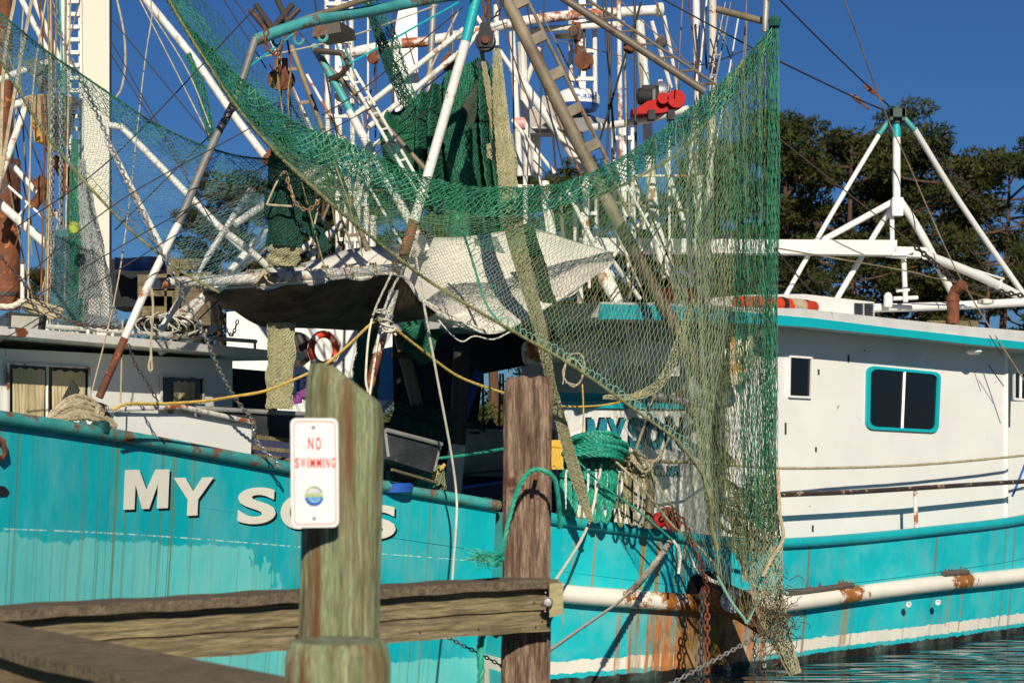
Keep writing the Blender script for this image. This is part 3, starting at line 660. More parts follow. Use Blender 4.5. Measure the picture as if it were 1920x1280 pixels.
# rubbing strake, a half pipe welded along the side
strk = [(1000, 1098, 18.8), (1055, 1112, 19.0), (1180, 1122, 19.45), (1300, 1130, 19.95), (1400, 1133, 20.45), (1480, 1130, 20.95), (1600, 1114, 21.8), (1750, 1095, 22.9), (1920, 1078, 24.5), (2120, 1050, 26.8), (2350, 1010, 30.5)]
STRK = mat('strake_white', (.78, .74, .64), .45, rust=.5, rscale=2.2, rcol=(.30, .09, .015), var=.1)
STRKR = mat('strake_rusted', (.50, .20, .05), .7, col2=(.22, .06, .015), vscale=5, rust=.55, rscale=4, rcol=(.12, .03, .01), bump=.4)
sp = catmull(pc(strk), 80)
def seg(a, b): return [p+V(-.015, .03, 0) for p in sp if a <= 960+p.x/p.y*F <= b]
def strake_mat():
    m = mat('strake_paint', (.80, .76, .66), .42, var=.06); t = m.node_tree; N = t.nodes; K = t.links; b = N['Principled BSDF']; src = b.inputs['Base Color'].links[0].from_socket
    tc = N.new('ShaderNodeTexCoord'); sx = N.new('ShaderNodeSeparateXYZ'); K.new(tc.outputs['Object'], sx.inputs[0])
    n = N.new('ShaderNodeTexNoise'); n.inputs['Scale'].default_value = 5; n.inputs['Detail'].default_value = 12; n.inputs['Roughness'].default_value = .78; K.new(tc.outputs['Object'], n.inputs[0])
    # rust gathers around the chain (x about 1.7 m right of centre) and at one spot further along
    def bump_(c, w_):
        a = N.new('ShaderNodeMath'); a.operation = 'SUBTRACT'; K.new(sx.outputs['X'], a.inputs[0]); a.inputs[1].default_value = c
        q = N.new('ShaderNodeMath'); q.operation = 'ABSOLUTE'; K.new(a.outputs[0], q.inputs[0])
        r = N.new('ShaderNodeMapRange'); K.new(q.outputs[0], r.inputs['Value']); r.inputs['From Min'].default_value = 0; r.inputs['From Max'].default_value = w_; r.inputs['To Min'].default_value = .30; r.inputs['To Max'].default_value = 0; return r.outputs['Result']
    s = N.new('ShaderNodeMath'); s.operation = 'MAXIMUM'; K.new(bump_(1.9-4.5, 1.2), s.inputs[0]); K.new(bump_(3.72-4.5, .30), s.inputs[1]); s2 = N.new('ShaderNodeMath'); s2.operation = 'MAXIMUM'; K.new(s.outputs[0], s2.inputs[0]); K.new(bump_(5.3-4.5, .34), s2.inputs[1]); s = s2
    d = N.new('ShaderNodeMath'); d.operation = 'ADD'; K.new(s.outputs[0], d.inputs[0]); K.new(n.outputs['Fac'], d.inputs[1])
    r = N.new('ShaderNodeMapRange'); K.new(d.outputs[0], r.inputs['Value']); r.inputs['From Min'].default_value = .66; r.inputs['From Max'].default_value = .70
    x = N.new('ShaderNodeMix'); x.data_type = 'RGBA'; K.new(r.outputs['Result'], x.inputs['Factor']); K.new(src, x.inputs['A'])
    y = N.new('ShaderNodeMix'); y.data_type = 'RGBA'; K.new(n.outputs['Fac'], y.inputs['Factor']); y.inputs['A'].default_value = (.55, .22, .04, 1); y.inputs['B'].default_value = (.09, .025, .008, 1)
    K.new(y.outputs['Result'], x.inputs['B']); K.new(x.outputs['Result'], b.inputs['Base Color']); return m
obj('rub_rail', MB().tube(seg(990, 2500), .092, 14), strake_mat(), B)
m = MB()
for (a, b) in ((1470, 1606), (1762, 1824)):
    q = [p+V(0, -.05, .105) for p in seg(a, b)]; m.tube(q, .035, 8)
    for i in range(7):
        t = q[0].lerp(q[-1], random.random()); m.add([t+V(-.03, -.02, .02), t+V(.03, .0, .02), t+V(random.uniform(-.02, .02), -.01, random.uniform(.05, .085))], [(0, 1, 2)])
obj('worn_fender_strip', m, mat('worn_rubber', (.10, .085, .075), .9, rust=.35), B)
for x, y, d in ((1705, 1132, 22.5), (1760, 1128, 22.9)):
    obj('drain_pipe', MB().lathe([(.012, 0), (.03, 0), (.03, .05), (.02, .05), (.018, .02)], P(x, y, d), (-.4, -1, 0), 12), WCLEAN, B)
# large dark scupper opening and rusted outrigger stub by the chain
m = MB(); u0 = Upx(HB, 1287, 1.1); u1 = Upx(HB, 1360, 1.1); q = []
for k in range(9): t = k/8*math.pi; q.append(HB.at((u0+u1)/2-math.cos(t)*(u1-u0)/2, .80+.20*math.sin(t)**.7+.06, .012))
q = [HB.at(u0, .72, .012)]+q+[HB.at(u1, .72, .012)]; m.slab(q, V(.005, -.012, 0)); obj('scupper', m, BLACKM, B, False)
m = MB(); m.tube(pc([(1325, 1110, 19.95), (1390, 1135, 19.75), (1440, 1175, 19.6)]), [.17, .15, .11], 14); obj('rusted_stub', m, RUST, B)
m = MB(); m.lathe([(.08, 0), (.12, 0), (.12, .03), (.08, .03)], P(1372, 1126, 19.66), (.2, -1, .1), 16); obj('stub_ring', m, GALV, B)
# deckhouse
dB = lined(1455, 21.6, 1885, 25.0)
eav = lambda px: 640+(px-1455)*.083
m = MB(); m.slab([onwall(1338, 600, dB), onwall(1884, 640, dB), onwall(1884, 1010, dB), onwall(1338, 1080, dB)], V(-2.0, 2.2, 0)); wB = obj('deckhouse_wall', m, WCLEAN, B, False)
m = MB(); m.slab([onwall(1884, 660, lambda p: dB(p)+.9), onwall(2300, 700, lambda p: dB(p)+.9), onwall(2300, 1000, lambda p: dB(p)+.9), onwall(1884, 1000, lambda p: dB(p)+.9)], V(-2.0, 2.2, 0)); obj('forward_wall', m, WCLEAN, B, False)
m = MB(); m.tube([onwall(1886, 660, dB), onwall(1886, 1010, dB)], .03, 8); obj('wall_corner_trim', m, WCLEAN, B)
def roofedge(px, py): return onwall(px, py, dB, .46)
rz = [(1060, 574, 602), (1200, 578, 604), (1340, 590, 610), (1460, 600, 617), (1627, 620, 634), (1760, 634, 648), (1873, 645, 658), (1935, 650, 662), (2300, 690, 702)]
top = [roofedge(x, a) for x, a, b in rz]; bot = [roofedge(x, b) for x, a, b in rz]; off = V(-2.3, 2.6, 0); n_ = len(rz)
m = MB()
for i in range(n_-1): m.slab([top[i], top[i+1], bot[i+1], bot[i]], V(-.03, .05, 0))
obj('roof_trim', m, TEALC, B, False)
m = MB()
wt = [roofedge(x, b+2)+V(-.012, .015, 0) for x, b in ((1060, 568), (1200, 571), (1340, 578), (1440, 580), (1627, 600), (1760, 613), (1873, 622), (1935, 627), (2300, 667))]
for i in range(n_-1):
    a, b, c, d = wt[i], wt[i+1], top[i+1]+V(-.012, .015, 0), top[i]+V(-.012, .015, 0)
    m.slab([a, b, c, d], off)
    m.slab([c-V(0, 0, .004), d-V(0, 0, .004), bot[i]+V(-.03, .05, .02), bot[i+1]+V(-.03, .05, .02)], off)
obj('deckhouse_roof', m, mat('roof_white_right', (.66, .65, .61), .5, var=.1, rust=.12), B, False)
m = MB(); m.slab([roofedge(1400, 552)+V(-.28, .34, 0), roofedge(1500, 551)+V(-.28, .34, 0), roofedge(1632, 566)+V(-.28, .34, 0), roofedge(1632, 610)+V(-.28, .34, 0), roofedge(1400, 590)+V(-.28, .34, 0)], V(-1.4, 1.6, 0)); obj('roof_box', m, WCLEAN, B, False)
m = MB()
for i in range(9):
    y = 569+i*4.2
    for x0, x1 in ((1583, 1599), (1602, 1618)): m.beam(roofedge(x0+10, y+(x0-1583)*.03)+V(-.27, .325, 0), roofedge(x1+10, y+1)+V(-.27, .325, 0), .012, .012)
obj('vent_louver', m, BLACKM, B, False)
def winB(c, fw, m1, mull=None, rnd=.3):
    q = [onwall(x, y, dB, .004) for x, y in c]
    def pt(u, v, k=0): return q[0]*(1-u)*(1-v)+q[1]*u*(1-v)+q[2]*u*v+q[3]*(1-u)*v
    def ring(ins, out):
        r = []
        for cx, cy, a0 in ((1, 1, 0), (0, 1, 90), (0, 0, 180), (1, 0, 270)):
            for k in range(6):
                a = math.radians(a0+k*18); rr = rnd*.5*(1-ins*1.5)
                ux = (1-ins-rr) if cx else (ins+rr); vy = (1-ins-rr) if cy else (ins+rr)
                p = pt(ux+math.cos(a)*rr, vy+math.sin(a)*rr); r.append(p+V(.55, -.83, 0).normalized()*out)
        return r
    R0, R1, R2 = ring(0, .0), ring(.0, .03), ring(fw, .03); R3 = ring(fw, .004); n = len(R0); m = MB(); m.v = [tuple(p) for r in (R0, R1, R2, R3) for p in r]
    for k in range(3):
        for i in range(n): j = (i+1) % n; m.f.append((k*n+i, k*n+j, k*n+n+j, k*n+n+i))
    o = obj('window', m, m1, B, False); g_ = MB(); g_.add(ring(fw*.9, .008), [tuple(range(n))]); obj('pane', g_, BLACK, o, False)
    if mull:
        a = pt(mull, fw); b = pt(mull-.01, 1-fw); nn = V(.55, -.83, 0).normalized()*.016; mm = MB(); mm.beam(a+nn, b+nn, .03, .02); obj('mullion', mm, WCLEAN, o, False)
    return o
winB([(1623, 685), (1761, 698), (1756, 811), (1621, 804)], .045, TEALC, .5, .20)
winB([(1477, 666), (1520, 669), (1518, 747), (1476, 745)], .05, WCLEAN, None, .05)
winB([(1898, 695), (1925, 697), (1924, 752), (1898, 750)], .08, WCLEAN, .5, .05)
m = MB()
for x, y, h in ((1534, 697, 10), (1590, 672, 14), (1472, 803, 22), (1529, 842, 9), (1523, 990, 12), (1620, 657, 2)):
    a = onwall(x, y-h/2, dB, .006); m.beam(a, a+V(0, 0, -PX(h, a.y)), .022, .012)
obj('wall_marks', m, BLACKM, B, False)
obj('roof_light', MB().lathe([(.01, -.02), (.09, -.02), (.1, 0), (.06, .03)], roofedge(1784, 661)+V(-.1, .14, 0), (0, 0, -1), 16), WCLEAN, B)
# side deck hand rail and stanchion
m = MB(); m.tube(pc([(1380, 928, 20.6), (1465, 927, 20.95), (1600, 922, 21.9), (1715, 915, 22.75), (1920, 902, 24.6), (2200, 880, 28)]), .028, 8)
obj('hand_rail', m, mat('dark_rail', (.05, .035, .03), .5, rust=.4, rcol=(.3, .2, .12)), B)
for x, y, y2, d in ((1716, 914, 998, 22.8), (2010, 895, 965, 25.8)): pole('stanchion', [(x, y, d), (x+2, y2, d)], 8, WHITE2, B)
o = obj('hand_rope', MB().rope(pc([(1240, 866, 20.0), (1330, 868, 20.4), (1455, 877, 20.9), (1600, 876, 22), (1750, 869, 23.2), (1925, 853, 24.8), (2100, 835, 27)]), .018), ROPE_T, B)
# mast, legs, box beam
pole('mast', [(1681, 385, 24.5), (1681, 215, 24.5)], 15, WCLEAN, B); pole('mast_collar', [(1681, 258, 24.5), (1681, 225, 24.5)], 16, TEAL, B)
m = MB(); m.tube(pc([(1681, 232, 24.5), (1681, 200, 24.5)]), .075, 12); m.box(P(1681, 214, 24.45), .20, .2, .10); m.box(P(1670, 216, 24.4), .04, .1, .14); m.box(P(1693, 216, 24.4), .04, .1, .14)
obj('mast_head', m, mat('mast_head_dark_teal', (.02, .06, .055), .6, rust=.5, rcol=(.05, .03, .02)), B)
for a, w_ in (([(1668, 224, 24.5), (1646, 256, 24.4)], 9), ([(1696, 222, 24.5), (1716, 245, 24.5)], 10)): pole('leg_top', a, w_, TEALR, B)
for a, w_ in (([(1648, 253, 24.4), (1560, 400, 24), (1472, 556, 23.6)], 9), ([(1715, 243, 24.5), (1800, 380, 25.2), (1925, 560, 26)], 11), ([(1675, 378, 24.4), (1540, 452, 24.2)], 12), ([(1686, 375, 24.4), (1728, 440, 24.6), (1797, 572, 25)], 15),
          ([(1673, 388, 24.5), (1640, 440, 24.6), (1568, 562, 24.2)], 11), ([(1672, 385, 24.4), (1673, 455, 24.3)], 9), ([(1694, 478, 24.2), (1698, 566, 24.2)], 10), ([(1735, 478, 24.3), (1830, 515, 25), (1925, 562, 25.8)], 17),
          ([(1612, 578, 24.2), (1760, 574, 24.8), (1930, 566, 25.8)], 16), ([(1760, 485, 24.6), (1882, 523, 25.3)], 4), ([(1878, 520, 25.3), (1874, 540, 25.3)], 6), ([(1675, 560, 24.2), (1720, 558, 24.3)], 8), ([(1680, 545, 24.2), (1705, 543, 24.2)], 7)):
    pole('mast_leg', a, w_, WCLEAN, B)
m = MB(); m.box(P(1682, 388, 24.3), .13, .1, .22); obj('mast_bracket', m, WCLEAN, B, False)
m = MB(); m.slab(pc([(1120, 446, 22.2), (1455, 449, 23.4), (1682, 450, 24.3), (1682, 478, 24.3), (1455, 475, 23.4), (1120, 472, 22.2)]), V(-.1, .22, 0)); m.slab(pc([(1682, 462, 24.2), (1740, 464, 24.4), (1740, 482, 24.4), (1682, 480, 24.2)]), V(-.1, .22, 0)); obj('box_beam', m, WCLEAN, B, False)
m = MB(); m.tube(pc([(1672, 478, 24.1), (1700, 480, 24.1)]), .04, 8); m.tube(pc([(1680, 470, 24.1), (1712, 474, 24.1)]), .035, 8); obj('beam_clamp', m, WCLEAN, B)
m = MB(); m.tube(pc([(1787, 606, 24), (1787, 558, 24), (1792, 545, 24), (1806, 534, 23.9)]), .075, 14); m.tube(pc([(1787, 565, 24), (1787, 560, 24)]), .085, 14); obj('exhaust_pipe', m, RUST, B)
m = MB(); m.beam(P(1740, 606, 23.9), P(1832, 607, 24.4), .04, .07); m.box(P(1800, 618, 24.2), .3, .3, .05); obj('exhaust_plank', m, WOODW, B, False)
m = MB(); m.lathe([(.05, -.1), (.055, -.05), (.05, .04), (.03, .07), (.005, .08)], P(1665, 560, 24.2)); obj('deck_lamp', m, WCLEAN, B)
m = MB(); m.lathe([(.02, 0), (.10, .02), (.105, .06), (.03, .08)], P(1848, 572, 24.6)); obj('roof_fitting', m, WHITE2, B)
wire(B, [(1462, 0, 22), (1560, 98, 23), (1636, 170, 24), (1668, 200, 24.4)], 3.4); wire(B, [(1462, 116, 22), (1600, 182, 23.5), (1670, 212, 24.4)], 3.4)
for x, y in ((1633, 170), (1607, 187)): 
    m = MB(); m.tube(pc([(x-7, y-6, 24), (x+7, y+5, 24)]), .03, 6); m.tube(pc([(x-14, y-10, 24), (x+22, y+18, 24)]), .014, 6); obj('turnbuckle', m, RUST, B)
wire(B, [(1583, 0, 23), (1655, 200, 24), (1700, 300, 24.1), (1800, 520, 24), (1925, 720, 24)], 3, TAUPE)
wire(B, [(1455, 255, 22.4), (1600, 370, 23), (1735, 475, 24), (1790, 520, 24.5)], 2.5, DARKST); wire(B, [(1455, 465, 22.8), (1700, 508, 23.8), (1745, 520, 24), (1810, 532, 24.4)], 3, TAUPE)
o = obj('stay_chain', MB().chain(pc([(1716, 462, 23.9), (1760, 500, 24.2), (1800, 530, 24.4), (1925, 556, 25)]), .10), WIRE, B); obj('stay_chain', MB().chain(pc([(1718, 258, 24.6), (1790, 330, 25.1), (1840, 380, 25.4), (1900, 440, 26)]), .07), WIRE, B)
wire(B, [(1455, 468, 22.9), (1520, 545, 23), (1560, 572, 23.2), (1640, 574, 24)], 3.2, BLACKM, name='cable'); wire(B, [(1535, 562, 23), (1570, 575, 23.2), (1560, 598, 22.6)], 2.4, BLACKM, name='cable'); wire(B, [(1855, 628, 23.8), (1880, 668, 23.8)], 2, BLACKM, name='cable')
wire(B, [(1853, 684, 24.2), (1882, 724, 24.4)], 2, BLACKM, name='cable'); wire(B, [(1898, 930, 24.8), (1922, 870, 25)], 5, BLUEP, name='cable')
# aft end seen through the net
m = MB(); m.slab(pc([(1040, 600, 24.2), (1345, 610, 24.2), (1345, 780, 24.2), (1040, 780, 24.2)]), V(-.05, .1, 0)); obj('dark_doorway', m, SHADEK, B, False)  # aft back wall: interior shade painted as near-black colour
m = MB(); m.tube(pc([(1088, 658, 20.6), (1230, 660, 20.8), (1375, 664, 21.0)]), .145, 18); m.lathe([(.03, -.04), (.2, -.04), (.2, .03), (.03, .03)], P(1378, 662, 20.9), (1, .2, 0), 20); obj('winch_drum', m, WCLEAN, B)
m = MB(); m.tube(pc([(985, 662, 20.4), (1090, 656, 20.6)]), .12, 14); obj('winch_shaft', m, WHITE2, B)
for x in (1135, 1224, 1262):
    m = MB(); m.box(P(x, 694, 20.7), .13, .03, .12); obj('drum_bracket', m, WCLEAN, B, False)
m = MB(); m.slab(pc([(1050, 763, 20.6), (1345, 770, 21.3), (1345, 1060, 21.3), (1050, 1040, 20.6)]), V(-.02, .06, 0)); obj('aft_bulkhead', m, WCLEAN, B, False)
m = MB(); m.slab(pc([(1050, 753, 20.55), (1345, 757, 21.25), (1345, 767, 21.25), (1050, 764, 20.55)]), V(-.02, .1, 0)); m.slab(pc([(1045, 735, 21), (1300, 742, 21.5), (1300, 754, 21.5), (1045, 752, 21)]), V(-.02, .1, 0)); obj('bulkhead_trim', m, TEAL, B, False)
bw = lined(1050, 20.6, 1345, 21.3)
def nameB(out, dx=0, dy=0, small=False):
    it = []
    for ch, x0, x1 in (('M', 1101, 1138), ('Y', 1139, 1174), ('S', 1180, 1208), ('O', 1212, 1244), ('N', 1250, 1286), ('S', 1290, 1322)): it.append((ch, x0+dx, x1+dx, 843+dy, 785+dy))
    for ch, x0, x1 in (('C', 1226, 1240), ('M', 1251, 1264), ('S', 1265, 1274)): it.append((ch, x0+dx*.5, x1+dx*.5, 894+dy*.5, 874+dy*.5))
    it.append(('.', 1275, 1278, 894, 890)); it.append(('.', 1243, 1246, 894, 890))
    return letters(it, lambda x, y: onwall(x, y, bw, out), .05)
obj('name_shadow', nameB(.004, -4, -3), LETK, B, False); obj('name_lettering', nameB(.008), mat('teal_lettering', (.005, .22, .30), .5), B, False)
for a, w_, mm in (([(1105, 660, 20.5), (1190, 640, 20.5), (1130, 520, 20.7), (1128, 490, 20.8)], 20, WHITE), ([(1128, 490, 20.8), (1160, 560, 20.6), (1185, 650, 20.4)], 14, WHITE), ([(1148, 488, 21), (1200, 560, 21.2)], 8, WHITE), ([(1230, 420, 21.2), (1290, 590, 21.4), (1325, 650, 21.4)], 15, WHITE),
              ([(1312, 330, 21), (1314, 600, 21)], 12, WHITE), ([(1215, 740, 20.4), (1340, 760, 20.6), (1345, 745, 20.6)], 16, GALV), ([(1270, 730, 20.5), (1330, 820, 20.6), (1375, 870, 20.7)], 16, TAUPE), ([(1345, 700, 20.8), (1355, 930, 20.8)], 30, CREAM), ([(1085, 500, 21), (1090, 600, 21)], 12, WHITE)):
    pole('winch_frame', a, w_, mm, B)
m = MB(); m.lathe([(.02, -.12), (.17, -.1), (.17, -.06), (.07, -.05), (.07, .05), (.17, .06), (.17, .1), (.02, .12)], P(1392, 660, 20.7), (1, -.3, 0), 20); m.lathe([(.02, -.05), (.12, -.05), (.12, .05), (.02, .05)], P(1375, 700, 20.6), (.5, -1, 0), 18)
obj('winch_head', m, mat('winch_rusty_white', (.70, .62, .44), .6, rust=.6, rscale=4, rcol=(.4, .18, .04)), B)
# orange life float on the roof
T = tag(obj('life_float', MB().tube(pc([(1380, 567, 20.95), (1440, 569, 21.28), (1525, 577, 21.88), (1531, 578, 21.92)]), [.07, .078, .075, .03], 14), ORANGE, base=P(1455, 590, 21.3)), 'orange rolled float with tan band lying on the white roof right of the net', 'float')
for i, x in enumerate((1462, 1506)): obj('band', MB().tube([P(x, 570+i*5, 21.42+i*.34), P(x+7, 571+i*5, 21.47+i*.34)], .081, 14), BLACKM, T)
obj('tan_band', MB().tube([P(1478, 572, 21.55), P(1503, 575, 21.72)], .0805, 14), ROPE_T, T)
for x0, x1, lb in ((1243, 1268, 'small orange float seen through the net left of the pale upright pipe'), (1282, 1310, 'orange float seen through the net just left of the long float')):
    tag(obj('float', MB().lathe([(.02, -.09), (.08, -.07), (.09, 0), (.08, .07), (.02, .09)], P((x0+x1)/2, 554, 21.6), (1, .3, 0), 14), ORANGE), lb, 'float')

# ================================================================ BOAT BEHIND, centre (white, much rigging)
C = thing('fishing_trawler', (-1, 26, 0), 'white trawler behind the canvas awning with blue numbers and tall white lattice rigging', 'boat')
gC = [P(1010, 800, 25.2), P(700, 790, 25), P(430, 770, 24.6), P(200, 760, 24.3), P(-200, 720, 24)]
HC = Hull(gC, (0, 1, 0), 4.5, .15, True); obj_h = HC.build(NAVY, C, .5)
m = MB(); m.slab(pc([(425, 585, 24.4), (700, 560, 24.6), (740, 600, 24.6), (760, 720, 24.6), (690, 790, 24.6), (425, 790, 24.4)]), V(0, .9, 0)); obj('side_panel', m, WCLEAN, C, False)
it = [('C', 497, 512, 735, 700), ('A', 518, 538, 735, 698), ('1', 556, 562, 737, 702), ('3', 565, 582, 737, 702)]
obj('registration_numbers', letters(it, lambda x, y: P(x, y, 24.35), .03), BLUEP, C, False)
m = MB(); m.slab(pc([(705, 655, 24.0), (800, 640, 24), (800, 745, 24), (700, 750, 24)]), V(0, .1, 0)); obj('tarp_panel', m, BLUEL, C, False)
m = MB(); m.slab(pc([(735, 600, 23.0), (1075, 620, 22.2), (1010, 680, 22.2), (905, 700, 22.4), (890, 850, 23), (740, 850, 23.2)]), V(0, .12, 0)); obj('dark_shade', m, SHADEK, C, False)  # added near-black sheet, painted in place of the deck's shadow
m = MB(); m.slab(pc([(890, 690, 22.3), (906, 700, 22.3), (873, 790, 22.5), (868, 760, 22.5)]), V(0, .05, 0)); obj('blue_tarp_edge', m, TARPB, C, False)
pole('work_post', [(866, 650, 21), (859, 810, 20.8), (857, 835, 20.8)], 32, mat('dark_post_paint', (.05, .04, .035), .6, var=.4), C); pole('work_post', [(857, 833, 20.8), (848, 935, 20.6)], 33, CREAM, C)
for a, w_ in (([(742, 590, 21.6), (760, 670, 21.6), (775, 730, 21.6), (795, 820, 21.6)], 24), ([(765, 598, 21.4), (768, 660, 21.4)], 12), ([(740, 610, 21.4), (790, 680, 21.6)], 8), ([(735, 665, 21.3), (800, 668, 21.4)], 12)): pole('shed_frame', a, w_, TAUPE if w_ == 24 else DARKST, C)
# lattice masts
def lattice(x, y0, y1, w_, d, n, mid=True, m_=WHITE):
    m = MB()
    for k, ww in ((0, 9), (1, 9)): m.tube(pc([(x+k*w_, y0, d), (x+k*w_+(y1-y0)*.01, y1, d)]), PX(ww/2, d), 8)
    if mid: m.beam(P(x+w_/2, y0, d), P(x+w_/2, y1, d), .08, PX(13, d))
    for i in range(n):
        y = y0+(y1-y0)*(i+.4)/n; m.beam(P(x, y, d-.03), P(x+w_, y, d-.03), PX(8, d), PX(7, d))
    return obj('lattice_mast', m, m_, C, False)
lattice(612, -20, 330, 46, 24, 5); lattice(632, 330, 500, 40, 24, 2); lattice(1069, -30, 180, 45, 23.5, 4); lattice(1078, 330, 480, 40, 23.6, 3); lattice(655, 300, 480, 30, 24.3, 3)
lattice(128, -30, 400, 22, 21.5, 18, False); lattice(1150, 240, 480, 36, 24.2, 5, True)
pole('cross_bar', [(637, 104, 23), (733, 84, 23), (800, 78, 23), (880, 62, 23), (960, 44, 23), (1003, 37, 23), (1080, 28, 23.2), (1238, 19, 23.4)], 19, WHITE2, C, 14)
m = MB(); m.lathe([(.02, -.03), (.085, -.03), (.085, .03), (.02, .03)], P(1237, 19, 23.3), (1, .2, .05), 20); obj('bar_flange', m, CREAM, C)
pole('cross_bar', [(995, 57, 23.2), (1170, 45, 23.4)], 12, WHITE, C)
m = MB(); m.slab(pc([(748, 15, 23.6), (782, 15, 23.6), (784, 160, 23.6), (760, 220, 23.6), (742, 220, 23.6), (735, 90, 23.6)]), V(0, .1, 0)); obj('mast_plate', m, WCLEAN, C, False)
m = MB(); m.lathe([(.02, 0), (.13, 0), (.13, .05), (.02, .05)], P(1062, 72, 23.1), (0, -.3, 1), 20); obj('lamp_shade', m, DARKST, C)
pole('grey_pipe', [(813, 5, 21), (803, 187, 21), (793, 275, 21)], 13, GALV, C); pole('grey_pipe', [(805, 182, 21), (855, 200, 21)], 13, TAUPE, C)
m = MB(); m.lathe([(.015, -.05), (.045, -.05), (.045, .05), (.015, .05)], P(808, 183, 20.9), (0, 1, 0), 16); obj('pipe_joint', m, GALV, C)
ladder('ladder_boom', (940, -20, 18.9), (1108, 316, 18.9), (31, -15), 25, 7, 5, TAUPE, C, 12, True, 0)
pole('ladder_boom', [(1105, 310, 18.9), (1165, 427, 18.9), (1322, 716, 19.0)], 25, TAUPE, C)
pole('ladder_rail', [(1133, 300, 18.9), (1200, 440, 18.9), (1335, 640, 19)], 6, TAUPE, C)
ladder('ladder_boom', (1052, -6, 19.8), (1322, 172, 19.8), (36, -3), 15, 6, 7, mat('dark_boom_paint', (.15, .12, .09), .5, rust=.5, rcol=(.06, .035, .02)), C, 5)
pole('mast_pole', [(1198, 40, 22), (1208, 150, 22), (1218, 300, 22), (1230, 430, 22), (1250, 520, 22)], 19, WHITE, C); pole('mast_pole', [(1222, 40, 22.2), (1258, 165, 22.4)], 8, WHITE, C); pole('mast_pole', [(1245, 30, 22.2), (1300, 330, 22.4), (1308, 480, 22)], 7, WHITE, C)
pole('mast_pole', [(1305, -10, 21.4), (1310, 330, 21.4)], 14, WHITE, C); pole('mast_pole', [(1336, -10, 20.8), (1336, 200, 20.8), (1326, 430, 20.8), (1324, 650, 20.8)], 15, CREAM, C); pole('mast_pole', [(1437, -10, 19.6), (1434, 60, 19.6)], 12, GALV, C)
pole('yard', [(1345, 18, 20), (1437, 42, 19.7)], 13, TAUPE, C); ladder('light_ladder', (1360, 5, 20.4), (1330, 160, 20.4), (10, 0), 3, 3, 4, GALV, C)
for a, w_ in (([(960, 128, 22), (1030, 225, 22), (1095, 322, 22)], 17), ([(978, 80, 22.4), (990, 330, 22.4)], 17), ([(960, 60, 22), (975, 330, 22)], 12), ([(1000, 240, 22.6), (1008, 330, 22.6)], 18), ([(1037, 250, 22.6), (1042, 325, 22.6)], 5), ([(960, 225, 21.5), (1040, 325, 21.5)], 7),
              ([(1010, 90, 22.8), (970, 200, 22.8)], 11), ([(1085, 245, 22.8), (1108, 320, 22.8)], 12), ([(700, 320, 21.8), (640, 420, 21.8), (560, 470, 21.8)], 14), ([(735, 355, 20.5), (790, 365, 20.5), (775, 430, 20.5)], 14), ([(575, 330, 22), (605, 300, 22), (650, 260, 22)], 16), ([(590, 345, 22), (720, 260, 22)], 9),
              ([(765, 380, 20.6), (830, 470, 20.8)], 9), ([(800, 375, 20.6), (860, 470, 20.8)], 7), ([(700, 420, 21), (760, 380, 21)], 11), ([(1020, 340, 22.3), (1040, 480, 22.3)], 19), ([(1060, 350, 22), (1100, 430, 22), (1150, 520, 21.6)], 9), ([(1208, 430, 22), (1190, 330, 22)], 8), ([(1160, 340, 22), (1180, 520, 22)], 6), ([(700, 405, 22.4), (695, 500, 22.4)], 16), ([(585, 430, 22), (588, 500, 22)], 10), ([(860, 330, 22), (866, 470, 22)], 7),
              ([(1245, 300, 22), (1290, 440, 22), (1320, 540, 21.6)], 10), ([(1150, 480, 21.4), (1215, 400, 21.4)], 7), ([(1275, 500, 21.5), (1330, 560, 21.4)], 8), ([(868, 100, 21.6), (900, 60, 21.6), (950, 40, 21.6)], 9), ([(885, 20, 22), (960, 130, 22)], 9)):
    pole('strut', a, w_, WHITE, C)
